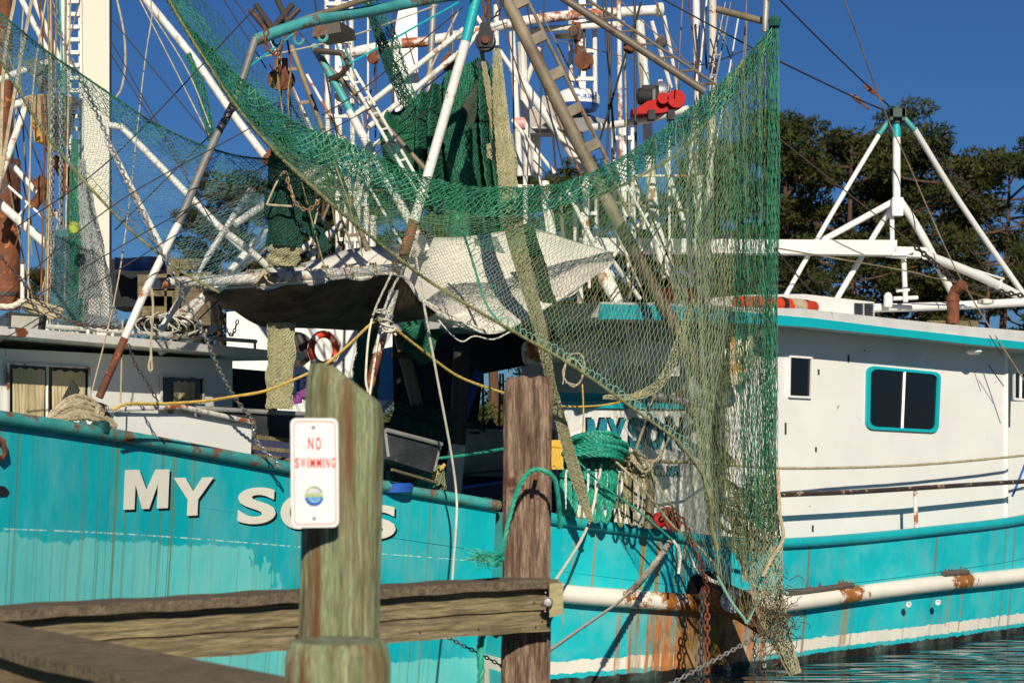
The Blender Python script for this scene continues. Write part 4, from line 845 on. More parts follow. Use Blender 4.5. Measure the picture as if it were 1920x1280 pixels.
# more of the crowded rigging behind the nets
for i, (x0, y0, x1, y1, w_, d) in enumerate(((500, 60, 690, 470, 5, 19.4), (590, 0, 640, 300, 4, 21), (640, 0, 700, 330, 3, 21), (690, 0, 690, 420, 4, 21), (720, 30, 640, 470, 3, 20.6), (575, 140, 760, 470, 6, 20), (505, 120, 660, 330, 4, 19), (860, 20, 700, 330, 4, 20.6), (900, 60, 790, 170, 4, 20), (760, 60, 880, 420, 3, 21), (610, 300, 640, 480, 4, 21), (735, 250, 735, 470, 6, 21.4), (655, 300, 650, 480, 6, 22), (580, 470, 640, 330, 6, 21),
                                            (1000, 100, 1090, 330, 3, 21), (1045, 90, 1160, 330, 4, 21), (985, 0, 1060, 330, 3, 21), (1170, 60, 1180, 400, 4, 21.5), (1255, 160, 1255, 480, 5, 21.6), (1270, 230, 1340, 500, 5, 21.2), (1230, 260, 1180, 560, 4, 21), (1150, 300, 1290, 560, 5, 21), (1110, 320, 1230, 600, 4, 20.8), (1325, 0, 1290, 340, 4, 21), (1290, 0, 1345, 330, 3, 20.8), (1050, 360, 1060, 520, 7, 22), (1100, 350, 1105, 540, 6, 22), (1290, 360, 1296, 560, 8, 22), (1385, 30, 1330, 330, 3, 20.4),
                                            (930, 0, 1010, 240, 3, 21), (1400, 40, 1380, 560, 3, 19.8), (1150, 380, 1330, 400, 6, 21.8), (1180, 330, 1320, 330, 5, 21.8), (860, 350, 1000, 350, 8, 22), (580, 350, 760, 360, 7, 22), (820, 130, 740, 400, 4, 20.4), (560, 60, 840, 330, 3, 19.6), (480, 110, 820, 10, 3, 18), (985, 330, 985, 460, 9, 22), (1012, 330, 1030, 460, 6, 22))):
    if w_ < 5: wire(C, [(x0, y0, d), (x1, y1, d)], w_, (TAUPE, WIRE, ROPE_T, WHITE, RUST)[i % 5], .05 if i % 3 else .15)
    else: pole('strut', [(x0, y0, d), (x1, y1, d)], w_, (WHITE, TAUPE, WHITE2)[i % 3], C)
for k, (x, y0, y1, w_, d) in enumerate(((612, 20, 320, 12, 24.1), (1160, 0, 300, 9, 22.8), (930, 10, 300, 10, 23))): pole('mast_pole', [(x, y0, d), (x+4, y1, d)], w_, WHITE2, C)
for x, y, r_ in ((505, 300, 13), (640, 180, 12), (700, 110, 11), (1075, 60, 10), (1180, 90, 11), (1240, 80, 10), (820, 215, 9), (760, 250, 9)):
    m = MB(); m.lathe([(.01, -.03), (PX(r_, 20), -.025), (PX(r_*.7, 20), 0), (PX(r_, 20), .025), (.01, .03)], P(x, y, 20), (.4, 1, 0), 16); m.beam(P(x, y-r_*1.4, 20), P(x, y+r_*.7, 20), .05, .05); obj('rigging_block', m, RUST if r_ % 2 else DARKST, C)
# radar dome on its grey shelf
S_ = 22.3
m = MB(); m.slab(pc([(985, 215, 22.8), (1020, 178, 22.8), (1070, 190, 22.8), (1062, 236, 22.8), (983, 246, 22.8)]), V(0, .1, 0)); m.slab([P(1060, 200, 22.7), P(1137, 226, 22.1), P(1095, 244, 21.7), P(1015, 236, 22.1)], V(0, 0, -.02)); m.slab([P(983, 240, 22.4), P(1095, 244, 22.0), P(1095, 248, 22.0), P(983, 250, 22.4)], V(0, .3, 0)); obj('radar_shelf', m, mat('shelf_grey', (.34, .33, .31), .5), C, False)
c0 = P(1083, 197, S_); R = PX(42, S_)
m = MB(); m.lathe([(R*.98, .0), (R*1.0, .04), (R*.98, .09), (R*.88, .13), (R*.66, .16), (R*.3, .175), (.01, .18)], c0, (0, 0, 1), 40); rd = obj('radar_dome', m, WCLEAN, C)
m = MB(); m.lathe([(R*.80, -.07), (R*.86, -.05), (R*.96, -.012), (R*.985, .018), (R*.90, .019)], c0, (0, 0, 1), 40); obj('dome_base', m, BLUEP, rd)
def dome_pt(x, z): a = x/R; return c0+V(math.sin(a)*(R*1.0+.004), -math.cos(a)*(R*1.0+.004), z)
obj('dome_lettering', letters([(ch, -.02+i*.043, .016+i*.043, .035, .082) for i, ch in enumerate('FURUNO')], dome_pt, .04), BLUEP, rd, False)
pole('radar_arm', [(1108, 240, 21.9), (1200, 227, 21.5), (1290, 205, 21.2)], 15, WCLEAN, C)
m = MB(); m.lathe([(.02, -.06), (.07, -.06), (.07, .06), (.02, .06)], P(975, 232, 22), (1, 0, 0), 14); obj('hose_reel', m, PINK, C)
for x, y, w_ in ((1084, 60, .16), (1090, 100, .12)):
    m = MB(); m.box(P(x-2, y, 23.2), .08, .1, w_*1.3); m.tube(pc([(x-10, y-20, 23.2), (x-4, y+20, 23.2)]), .02, 6); obj('rusty_bracket', m, RUST, C)
# wires of the middle rig
for a, w_ in (([(1136, 0, 21), (1152, 290, 21)], 4), ([(1148, 0, 21), (1138, 300, 21)], 4), ([(1190, 0, 21), (1192, 300, 21)], 5), ([(1130, 0, 21.2), (1155, 285, 21.2)], 3), ([(1202, 5, 20.8), (1125, 262, 20.8)], 5), ([(1012, 20, 20.5), (1088, 168, 20.5)], 2.5), ([(1227, 0, 21), (1292, 118, 21), (1415, 90, 20)], 2.5), ([(1244, 0, 21), (1410, 90, 20)], 3),
              ([(1280, 0, 21), (1270, 165, 21)], 2.5), ([(1316, 0, 21), (1325, 130, 21)], 4), ([(1345, 25, 20.4), (1375, 130, 20.4)], 2.5), ([(1400, 0, 20), (1394, 110, 20)], 2.5), ([(1160, 0, 21), (1292, 120, 21)], 2.5), ([(1022, 70, 22), (1190, 112, 21)], 1.8), ([(700, 20, 20), (728, 140, 20)], 2), ([(740, 0, 20), (735, 130, 20), (742, 300, 20)], 4), ([(848, 10, 20), (850, 300, 20)], 2), ([(770, 270, 20), (765, 480, 20)], 3),
              ([(706, 20, 20), (704, 265, 20)], 3), ([(880, 140, 20), (902, 330, 20)], 2), ([(960, 0, 20), (965, 330, 20)], 3), ([(1020, 0, 21), (1010, 330, 21)], 3), ([(1290, 250, 20.4), (1200, 470, 20.4)], 3), ([(1312, 270, 20.4), (1240, 500, 20.4)], 2.5), ([(1190, 330, 20.6), (1310, 620, 20.6)], 4), ([(1000, 300, 21), (1330, 640, 20.8)], 3), ([(1358, 200, 20.3), (1357, 690, 20.3)], 3), ([(1340, 280, 20.4), (1100, 620, 20.4)], 3), ([(795, 185, 19.8), (640, 330, 19.6), (480, 450, 19)], 3)):
    wire(C, a, w_, TAUPE if w_ < 3 else WIRE)
m = MB(); m.box(P(1085, 100, 22.6), .001, .001, .001)
# winch barrel, boxes on the roof behind the left boat
m = MB(); m.slab(pc([(205, 485, 20.5), (290, 485, 20.5), (290, 575, 20.5), (205, 575, 20.5)]), V(0, .8, 0)); obj('dark_cabin', m, SHADEK, C, False)
m = MB(); m.slab(pc([(258, 515, 19.8), (395, 510, 19.8), (395, 610, 19.8), (258, 610, 19.8)]), V(0, .6, 0)); obj('wooden_box', m, WOODCAP, C, False)
for x, y, ww, hh in ((285, 555, .25, .2), (295, 575, .3, .2), (300, 530, .3, .16), (325, 560, .12, .8)): m = MB(); m.box(P(x, y, 19.6), ww, .05, hh); obj('box_plank', m, WOODW, C, False)
m = MB()
n = 20
for i in range(n+1):
    for j in range(6):
        x = 215+ (310-215)*i/n; m.v.append(tuple(P(x, 482+j*5+1.5*math.sin(i*.35+j), 19.8+j*.12+.03*math.sin(i*.8))))
for i in range(n):
    for j in range(5): m.f.append((i*6+j, i*6+6+j, i*6+7+j, i*6+j+1))
obj('folded_blue_tarp', m, TARPB, C)
m = MB()
for i in range(6): y = 487+i*3.5; m.beam(P(310+i*4, y, 19.7), P(392-i*3, y+random.uniform(-3, 3), 19.8), .05, .02)
obj('plank_pile', m, WOODW, C, False)

# ================================================================ navy boat glimpsed between the hulls
D = thing('workboat', (-.3, 22, 0), 'dark navy workboat glimpsed between the two turquoise sterns with weathered grey bulwark', 'boat')
gD = [P(1100, 898, 22.2), P(950, 905, 22.1), P(860, 912, 22), P(700, 915, 21.9)]
Hull(gD, (0, 1, 0), 2.5, .1, True).build(NAVY, D, .3)
m = MB(); m.slab(pc([(868, 806, 22.6), (1040, 806, 22.6), (1040, 895, 22.6), (868, 892, 22.6)]), V(0, .08, 0)); obj('bulwark', m, mat('grey_bulwark', (.42, .40, .36), .7, var=.3, rust=.3, rcol=(.1, .09, .08)), D, False)
pole('bulwark_cap', [(866, 806, 22.5), (1040, 808, 22.5)], 5, GALV, D); pole('hand_rail', [(862, 890, 21.7), (950, 882, 21.7), (1040, 880, 21.7)], 6, DARKST, D); pole('fender_pipe', [(860, 914, 21.8), (950, 903, 21.8), (1040, 900, 21.8)], 5, BLUEP, D)
m = MB(); m.lathe([(.01, -.02), (.09, -.02), (.1, .03), (.06, .07), (.01, .08)], P(911, 945, 21.6)); obj('mooring_cap', m, WCLEAN, D)
m = MB(); m.lathe([(.03, -.1), (.12, -.08), (.1, .05), (.03, .09)], P(890, 800, 22.7)); m.lathe([(.02, -.08), (.07, -.06), (.05, .04), (.01, .1)], P(922, 802, 22.7)); obj('deck_fitting', m, DARKST, D)
for a in ([(905, 690, 22), (907, 810, 22)], [(938, 700, 22), (936, 805, 22)], [(943, 700, 21.8), (945, 800, 21.8)]): wire(D, a, 4, BLACKM, name='rigging_line')

# ================================================================ far left rig
E = thing('fishing_trawler', (-6, 22, 0), 'white rigged trawler at the far left edge behind the turquoise bow, mostly hidden', 'boat')
gE = [P(250, 770, 21.5), P(0, 760, 21.2), P(-400, 735, 20.5)]
Hull(gE, (0, 1, 0), 3.5, .1, True).build(WHITE, E, .5)
m = MB(); m.slab(pc([(-200, 590, 21), (200, 600, 21.4), (200, 770, 21.4), (-200, 770, 21)]), V(0, 1.5, 0)); obj('deckhouse', m, WHITE, E, False)
for a, w_ in (([(38, -5, 20), (97, 112, 20)], 11), ([(62, -5, 20.4), (115, 120, 20.4)], 11), ([(-5, 152, 19.6), (50, 130, 19.6), (97, 115, 19.6)], 13), ([(52, 190, 19.8), (0, 335, 19.8), (-10, 380, 19.8)], 13), ([(25, 198, 19.8), (60, 184, 19.8)], 14), ([(22, 308, 20), (130, 432, 20), (150, 470, 20)], 11), ([(-5, 378, 20), (100, 470, 20)], 17),
              ([(0, 335, 20), (95, 420, 20)], 5), ([(15, 345, 20), (-5, 370, 20)], 5), ([(52, 382, 20), (35, 405, 20)], 4), ([(205, 235, 20.4), (222, 233, 20.4), (413, 427, 20.4), (470, 480, 20.4)], 13), ([(200, 262, 20), (285, 427, 20), (312, 480, 20)], 11), ([(270, -5, 21), (365, 112, 21), (430, 205, 21), (505, 305, 21)], 15), ([(118, 0, 20), (116, 270, 20)], 9), ([(42, 485, 20), (42, 570, 20)], 8)):
    pole('rig_pipe', a, w_, WHITE if w_ > 6 else WCLEAN, E)
for i, (x0, y0, x1, y1, w_) in enumerate(((45, 0, 20, 330, 3), (82, 0, 84, 300, 3), (70, 0, 140, 330, 3), (150, 0, 70, 260, 3), (0, 60, 110, 330, 3), (118, 260, 140, 600, 4), (20, 220, 100, 600, 3), (60, 330, 10, 520, 3), (0, 250, 70, 600, 3), (35, 100, 60, 480, 3), (140, 260, 75, 560, 3))):
    wire(E, [(x0, y0, 20), (x1, y1, 20)], w_, (ROPE_T, WIRE, RUST, TAUPE, ROPE_O)[i % 5], .08)
# rusty wedge shaped hopper and floodlight
m = MB(); tp = pc([(53, 178, 19.3), (96, 176, 19.1), (100, 268, 19.2), (64, 266, 19.3)]); m.slab(tp, V(.05, .3, 0)); m.slab(pc([(96, 176, 19.1), (138, 182, 19.4), (118, 262, 19.4), (100, 270, 19.2)]), V(.0, .25, 0))
hp = obj('trawl_door', m, RUSTY, E, False)
m = MB()
for a, b in (((86, 209), (106, 211)), ((86, 219), (106, 221)), ((62, 232), (70, 232)), ((62, 240), (70, 240)), ((100, 245), (108, 247))): m.beam(P(*a, 19.05), P(*b, 19.05), .03, .02)
m.beam(P(78, 180, 19.05), P(82, 268, 19.05), .02, .02); obj('door_strap', m, RUST, hp, False)
m = MB(); m.slab(pc([(41, 116, 19.6), (68, 109, 19.6), (84, 128, 19.5), (62, 146, 19.5)]), V(.03, .15, 0)); m.tube(pc([(72, 140, 19.6), (84, 170, 19.6)]), .06, 12); obj('floodlight', m, mat('lamp_grey', (.12, .12, .09), .6, rust=.4), E, False)
m = MB(); m.tube(pc([(100, 300, 19.5), (130, 330, 19.4), (125, 350, 19.4)]), .06, 10); m.tube(pc([(68, 352, 19.6), (88, 338, 19.6)]), .08, 12); m.tube(pc([(62, 388, 19.6), (84, 356, 19.6)]), .05, 10); obj('hanging_block', m, RUST, E)
for x0, x1 in ((100, 98), (106, 103), (112, 118), (90, 92), (95, 96), (124, 120), (132, 128), (86, 60), (75, 84)):
    wire(E, [(x0, 0, 19), (x1, 200, 19), (x1-8, 600, 18.6)], 3.5, random.choice([ROPE_T, RUST, ROPE_O, ROPE_G]), name='fall_line')
for a in ([(28, 0, 18.6), (8, 120, 18.6), (0, 330, 18.6)], [(60, 0, 18.6), (25, 190, 18.6), (2, 330, 18.6)]): wire(E, a, 7, ROPE_T, name='fall_line')
wire(E, [(33, 200, 19.5), (82, 330, 19.5)], 3)
tank = thing('rusty_tank', P(10, 640, 20.6), 'tall rusty brown exhaust stack standing at the left edge beside the white rig pipes', 'exhaust stack')
m = MB(); m.tube(pc([(8, 580, 20.6), (8, 300, 20.6)]), PX(30, 20.6), 20); obj('barrel', m, RUST, tank); m = MB(); m.tube(pc([(8, 300, 20.6), (6, -40, 20.6)]), PX(17, 20.6), 18); obj('stack_pipe', m, RUST, tank); m = MB(); m.tube(pc([(8, 556, 20.6), (8, 549, 20.6)]), PX(32, 20.6), 20); obj('band', m, DARKST, tank)
m = MB(); m.slab(pc([(147, -60, 27), (199, -60, 27), (205, 560, 27), (158, 560, 27), (158, 850, 27), (147, 850, 27)]), V(0, .45, 0))
a = P(176, 0, 27); m = MB(); m.box(V(a.x-.02, 27.2, 6), PX(56, 27), .42, 13, (1, .12, 0)); tag(obj('mast', m, CONC, smooth=False), 'thick cream white square mast rising out of the picture at the left', 'mast')
# ================================================================ NETS (every strand is modelled)
def strands(edges, r):
    E_ = np.asarray(edges, dtype=float); p, q = E_[:, 0], E_[:, 1]; d = q-p; L = np.linalg.norm(d, axis=1); ok = L > 1e-4; p, q, d, L = p[ok], q[ok], d[ok], L[ok]; d /= L[:, None]
    a = np.cross(d, np.array([0.13, .31, .94])); a /= np.linalg.norm(a, axis=1)[:, None]; b = np.cross(d, a)
    vs = np.empty((len(p), 6, 3))
    for k in range(3):
        o = (a*math.cos(k*2.0944)+b*math.sin(k*2.0944))*r; vs[:, k] = p+o; vs[:, 3+k] = q+o
    m = MB(); m.v = vs.reshape(-1, 3).tolist(); f = []
    for i in range(len(p)):
        o = i*6; f += [(o, o+1, o+4, o+3), (o+1, o+2, o+5, o+4), (o+2, o, o+3, o+5)]
    m.f = f; return m
def net(name, S, nu, nv, r, m_, parent, jit=.004, wrap=False, drop=0.0):
    G = {}; e = []
    for j in range(nv+1):
        for i in range(nu+1):
            u = (i+.5*(j % 2))/nu
            if u > 1.0001 and not wrap: u = 1
            G[i, j] = S(u % 1.0 if wrap else u, j/nv)+V(random.gauss(0, jit), random.gauss(0, jit), random.gauss(0, jit))
    for j in range(nv):
        for i in range(nu+1):
            for di in ((0, -1) if j % 2 == 0 else (0, 1)):
                k = i+di
                if 0 <= k <= nu and random.random() >= drop: e.append((tuple(G[i, j]), tuple(G[k, j+1])))
    return obj(name, strands(e, r), m_, parent, smooth=False)
def sheet(T, B_, pw=1.0, pleat=0, pk=20, sag=0, ph=0, lat=0):
    def S(u, v):
        w_ = v**pw; p = T(u).lerp(B_(u), w_); k = math.sin(u*pk+ph+2.2*math.sin(u*pk*.37+v*1.3))
        return p+V(lat*k*math.sin(math.pi*min(1, v*1.1)), pleat*k+sag*math.sin(math.pi*v), 0)
    return S
def bunch(name, path, rad, nu, nv, core, m_, parent, r=.0045, flat=.6, coreonly=False):
    f = sampler(path, 120); n = len(rad)-1
    R = lambda t: (lambda x: rad[min(int(x), n-1)]+(rad[min(int(x), n-1)+1]-rad[min(int(x), n-1)])*(x-min(int(x), n-1)))(t*n)
    def S(u, v):
        c = f(v); a = u*2*math.pi; R_ = R(v)*(1+.18*math.sin(5*a+v*6)+.1*math.sin(3*a-v*13)); t = (f(min(1, v+.01))-f(max(0, v-.01))).normalized()
        x = t.cross(V(0, 1, 0)).normalized(); return c+x*math.cos(a)*R_+V(0, math.sin(a)*R_*flat, 0)
    if core:
        mb = MB(); N_ = 40; K_ = 28
        for j in range(N_+1):
            for i in range(K_):
                c = f(j/N_); mb.v.append(tuple(c+(S(i/K_, j/N_)-c)*.93))
        mb.f = [(j*K_+i, j*K_+(i+1) % K_, (j+1)*K_+(i+1) % K_, (j+1)*K_+i) for j in range(N_) for i in range(K_)]
        obj('bundled_mesh', mb, core, parent)
    if not coreonly: net(name, S, nu, nv, r, m_, parent, .003, True)
NC_G = mat('packed_green_net', (.02, .15, .09), .95, col2=(.008, .05, .035), stretch=(1, 1, .25), vscale=14, bump=1, bscale=60)
NC_D = mat('packed_dark_net', (.010, .055, .045), .95, col2=(.004, .018, .018), vscale=14, bump=1, bscale=60)
NC_T = mat('packed_tan_net', (.40, .35, .17), .95, col2=(.20, .18, .09), stretch=(3, 3, .4), vscale=14, bump=1, bscale=40)
NC_B = mat('packed_brown_net', (.10, .075, .04), .95, col2=(.05, .04, .02), vscale=14, bump=1, bscale=60)
dn = lambda px: 15.2+(px-480)/980*3.3
def pd(l, o=0): return [P(x, y, dn(x)+o) for x, y in l]
N1 = thing('trawl_net', P(1400, 1250, 18.3), 'huge green trawl net slung across the middle, hanging from the tall pipe over the awning', 'net')
Tn = sampler(pd([(296, -40), (345, 40), (400, 95), (480, 172), (560, 232), (650, 266), (760, 318), (860, 345), (960, 352), (1080, 335), (1200, 272), (1330, 172), (1400, 105), (1452, 42)]), 300)
Bb = sampler(pd([(300, -40), (362, 72), (430, 172), (505, 246), (590, 300), (680, 338), (780, 376), (870, 398), (960, 404), (1080, 378), (1200, 318), (1330, 222), (1400, 148), (1456, 60)]), 300)
Fn = sampler(pd([(290, -40), (388, 120), (480, 247), (607, 370), (767, 500), (860, 562), (960, 620), (1080, 690), (1200, 775), (1265, 822), (1290, 850)], -.12)+[P(1305, 872, 17.9), P(1318, 892, 18.0)], 300)
net('gathered_edge', sheet(Tn, Bb, 1.3, .03, 40), 130, 12, .0040, NETG, N1, .005)
net('gathered_edge', sheet(Tn, Bb, 1.8, .035, 31, 0, 2), 110, 11, .0038, NETG, N1, .006)
net('gathered_edge', sheet(lambda u: Tn(.15+.85*u), lambda u: Bb(.15+.85*u)+V(0, 0, -.02), .6, .08, 33, 0, 4), 90, 9, .0036, mat('mid_green_twine', (.06, .30, .17), .7, bump=0), N1, .007)
Mf = sampler([Bb(i/60).lerp(Fn(i/60), .45)+V(0, .10, 0) for i in range(61)], 200)
net('open_panel', sheet(Bb, Mf, .9, .05, 26, .04, 0, .012), 150, 20, .0020, mat('soft_green_twine', (.10, .24, .12), .8, bump=0), N1, .004)
net('open_panel', sheet(Mf, Fn, 1, .05, 26, .04, 0, .012), 150, 24, .0019, NETP, N1, .004)
net('open_panel', sheet(sampler([Fn(.80), Fn(.88), Fn(.94), Fn(1)], 40), sampler([P(1215, 905, 18.2), P(1250, 985, 18.5), P(1300, 1030, 18.6), P(1350, 1095, 18.6)], 40), 1, .04, 14, .05), 26, 15, .0015, NETP, N1, .004)
net('open_panel', sheet(lambda u: Tn(u*.42), lambda u: Fn(u*.42), .7, .04, 26, .08, 1), 70, 22, .0022, NETG, N1, .006)
Rt = lambda a, b: (lambda u: Tn(a+(b-a)*u)+V(0, .04, -.03))
Cb = sampler([P(1318, 892, 18.0), P(1330, 985, 18.3), P(1345, 1080, 18.5), P(1372, 1128, 18.6), P(1398, 1160, 18.6), P(1425, 1115, 18.6), P(1452, 1060, 18.5)], 80)
net('hanging_panel', sheet(Rt(.74, .985), Cb, 1, .10, 70, .05, 0, .02), 52, 56, .0019, NETP, N1, .005)
net('hanging_panel', sheet(Rt(.80, .99), sampler([P(1350, 1010, 18.4), P(1400, 1060, 18.4), P(1455, 1010, 18.4)], 20), 1, .10, 90, .05, 3, .02), 46, 52, .0028, mat('olive_twine', (.11, .15, .06), .8, bump=0, var=.3), N1, .006)
net('hanging_panel', sheet(Rt(.88, .998), sampler([P(1395, 960, 18.3), P(1430, 1000, 18.3), P(1462, 990, 18.3)], 20), 1, .09, 60, .0, 1, .015), 26, 48, .0025, NETG, N1, .004)
bunch('gathered_selvedge', [P(1452, 40, 18.42), P(1451, 200, 18.4), P(1447, 500, 18.4), P(1443, 800, 18.4), P(1446, 960, 18.4)], [.035, .05, .055, .06, .05], 15, 60, None, NETG, N1, .0032)
bunch('net_tail', [P(1425, 890, 18.4), P(1432, 1000, 18.45), P(1440, 1110, 18.5), P(1462, 1190, 18.6), P(1492, 1262, 18.7)], [.10, .12, .14, .10, .05], 26, 60, None, NETT, N1, .0042)
bunch('net_tail', [P(1375, 930, 18.5), P(1390, 1010, 18.55), P(1400, 1090, 18.55)], [.05, .07, .02], 14, 40, None, NETT, N1, .004)
m = MB(); m.lathe([(.01, -.05), (.05, -.03), (.06, .03), (.03, .07)], P(1452, 44, 18.4)); obj('net_knot', m, NC_G, N1)
obj('foot_rope', MB().rope([Fn(i/40) for i in range(41)], .015), ROPE_O, N1)
obj('foot_rope', MB().rope([Fn(1), P(1330, 930, 18), P(1333, 985, 18.2), P(1345, 1030, 18.3)], .02), ROPE_O, N1)
obj('edge_rope', MB().rope([Tn(.93), P(1300, 260, 18), P(1200, 330, 17.7), P(1110, 372, 17.5)], .016), ROPE_O, N1)
obj('edge_rope', MB().rope([P(1345, 1080, 18.45), P(1372, 1128, 18.5), P(1395, 1158, 18.5), P(1402, 1165, 18.5), P(1425, 1115, 18.5), P(1440, 1098, 18.5), P(1478, 1112, 18.5)], .014), mat('seafoam_rope', (.20, .40, .32), .8), N1)
obj('edge_rope', MB().rope([P(1458, 880, 18.3), P(1462, 960, 18.3), P(1468, 1010, 18.3), P(1445, 1050, 18.3), P(1430, 1080, 18.3)], .02), ROPE_T, N1)
m = MB()
for i in range(34):                       # twine lashing loops along the foot rope
    t = .60+.36*i/34; a = Fn(t); b = Fn(t+.011); h = random.uniform(.05, .085); m.tube(catmull([a, a.lerp(b, .2)+V(0, -.02, h*.8), a.lerp(b, .7)+V(.02, -.02, h), b+V(.01, 0, 0)], 8), .0035, 5)
obj('lashing', m, NETG if False else mat('pale_green_twine', (.22, .46, .34), .8), N1)
m = MB()
for i in range(18):
    t = .50+.1*i/18; a = Fn(t); m.tube(catmull([a, a+V(.03, -.02, -.05), a+V(.07, -.01, -.02)], 5), .003, 4)
obj('lashing', m, ROPE_O, N1)
obj('seam_line', MB().rope([P(855, 400, 17.0), P(880, 470, 17.0), P(912, 570, 16.9), P(950, 618, 16.8)], .012), ROPE_G, N1)
m = MB()
for i in range(9):
    a = P(868+i*9, 440+i*20, 16.95); m.tube(catmull([a, a+V(.06, 0, .03), a+V(.06, 0, -.03), a+V(.01, 0, -.07)], 6), .0032, 4)
obj('lashing', m, ROPE_G, N1)
for a in ([(1330, 930), (1360, 960), (1400, 1000), (1440, 1020)], [(1300, 560), (1250, 700), (1200, 740), (1130, 745)], [(1337, 890), (1362, 905), (1395, 935), (1450, 975)]):
    bunch('net_fold', [P(x, y, 18.6) for x, y in a], [.015, .04, .04, .015], 10, 40, None, NETT, N1, .0035)
m = []
for i in range(170):                                 # tangled loose twine at the foot of the net
    c = P(random.gauss(1452, 17), random.gauss(1165, 38), random.uniform(18.35, 18.75)); d_ = V(random.gauss(0, .02), random.gauss(0, .02), random.gauss(-.01, .02))
    for k in range(9): c2 = c+d_; m.append((tuple(c), tuple(c2))); c = c2; d_ = (d_+V(random.gauss(0, .012), random.gauss(0, .01), random.gauss(-.002, .012))).normalized()*.022
obj('frayed_twine', strands(m, .0042), mat('muddy_twine', (.14, .10, .06), .9, bump=0, var=.4), N1, False)

N2 = thing('trawl_net', P(300, 500, 15), 'thin blue green net draped in front of the rusty trawl door and the cream mast', 'net')
T2 = sampler([P(x, y, 14.8+x*.002) for x, y in ((-30, 0), (90, 98), (157, 143), (283, 227), (390, 277), (480, 297), (570, 292), (650, 262))], 120)
M2 = sampler([P(x, y, 14.75+x*.002) for x, y in ((-30, 50), (90, 150), (190, 215), (283, 275), (390, 335), (470, 350), (560, 335), (650, 285))], 120)
B2 = sampler([P(x, y, 14.6+x*.002) for x, y in ((-30, 70), (0, 112), (73, 233), (147, 327), (240, 427), (300, 478), (350, 515), (410, 548))], 120)
net('gathered_edge', sheet(T2, M2, .8, .05, 40), 70, 14, .0020, NETB, N2, .006); net('gathered_edge', sheet(T2, M2, 1.4, .06, 31, 0, 2), 60, 12, .0022, NETG, N2, .008)
net('open_panel', sheet(M2, B2, 1, .05, 20, .1), 100, 34, .0015, NETB, N2, .004)
obj('foot_rope', MB().rope([B2(i/30) for i in range(31)], .012), ROPE_O, N2)
obj('head_rope', MB().rope([T2(i/30) for i in range(31)], .009), NETD, N2)
m = MB()
for i in range(22): t = .45+.5*i/22; a = B2(t); m.tube(catmull([a, a+V(.04, 0, .04), a+V(.08, 0, -.01)], 5), .003, 4)
obj('lashing', m, ROPE_O, N2)
N3 = thing('trawl_net', P(400, 200, 16.6), 'dark green gathered net running down from the top edge left of the teal boom', 'net')
T3 = sampler([P(x, y, 16.6) for x, y in ((325, -40), (400, 60), (480, 150), (560, 215), (640, 262))], 60); B3 = sampler([P(x, y, 16.5) for x, y in ((300, -40), (365, 80), (430, 190), (500, 262), (580, 320))], 60)
net('gathered_panel', sheet(T3, B3, 1, .08, 12), 44, 20, .0028, NETG, N3, .005)
net('gathered_panel', sheet(sampler([P(x, y, 16.7) for x, y in ((345, -40), (430, 50), (520, 160), (640, 240), (760, 290))], 60), B3, 1, .06, 15, 0, 1), 36, 20, .0026, NETD, N3, .005)
bunch('net_strip', [P(352, 100, 16.6), P(380, 180, 16.6), (P(398, 262, 16.6))], [.02, .04, .03], 10, 30, None, NETG, N3, .0035)
bunch('net_strip', [P(685, -10, 17.2), P(712, 70, 17.2), P(740, 140, 17.2), P(765, 200, 17.3)], [.02, .035, .05, .05], 12, 40, None, NETD, N3, .004)
bunch('net_strip', [P(690, -10, 17.2), P(730, 90, 17.2), P(775, 200, 17.3)], [.06, .09, .04], 14, 34, None, NETG, N3, .003)
# bundled dark green net in the middle
N4 = thing('bundled_net', P(860, 350, 19.6), 'dark green net hauled into a pleated bag behind the white pole under the pulley', 'net')
T4 = sampler([P(x, y, d) for x, y, d in ((712, 222, 20.0), (770, 190, 19.8), (830, 150, 19.6), (880, 112, 19.4), (915, 125, 19.4), (948, 175, 19.6))], 60)
B4 = sampler([P(x, y, d) for x, y, d in ((715, 320, 19.8), (770, 350, 19.6), (830, 420, 19.4), (890, 480, 19.4), (930, 470, 19.4), (958, 360, 19.6))], 60)
for k, (mm, mz, dd) in enumerate(((NC_G, NETG, 0),)):
    S4 = sheet(T4, B4, 1, .16, 42, -.25, 0, .05); mb = MB(); nu, nv = 110, 24
    mb.v = [tuple(S4(i/nu, j/nv)) for i in range(nu+1) for j in range(nv+1)]; mb.f = [(i*(nv+1)+j, (i+1)*(nv+1)+j, (i+1)*(nv+1)+j+1, i*(nv+1)+j+1) for i in range(nu) for j in range(nv)]
    obj('pleated_net', mb, mm, N4); net('net_surface', lambda u, v: S4(u, v)+V(0, -.02, 0), 90, 60, .0042, mz, N4, .004)
bunch('brown_fold', [P(905, 150, 19.2), P(880, 200, 19.2), P(868, 260, 19.2), P(850, 330, 19.2)], [.04, .07, .07, .05], 14, 30, NC_B, NETD, N4)
bunch('hanging_end', [P(878, 330, 19.2), P(870, 420, 19.2), P(850, 470, 19.2)], [.08, .1, .06], 14, 30, NC_G, NETG, N4)
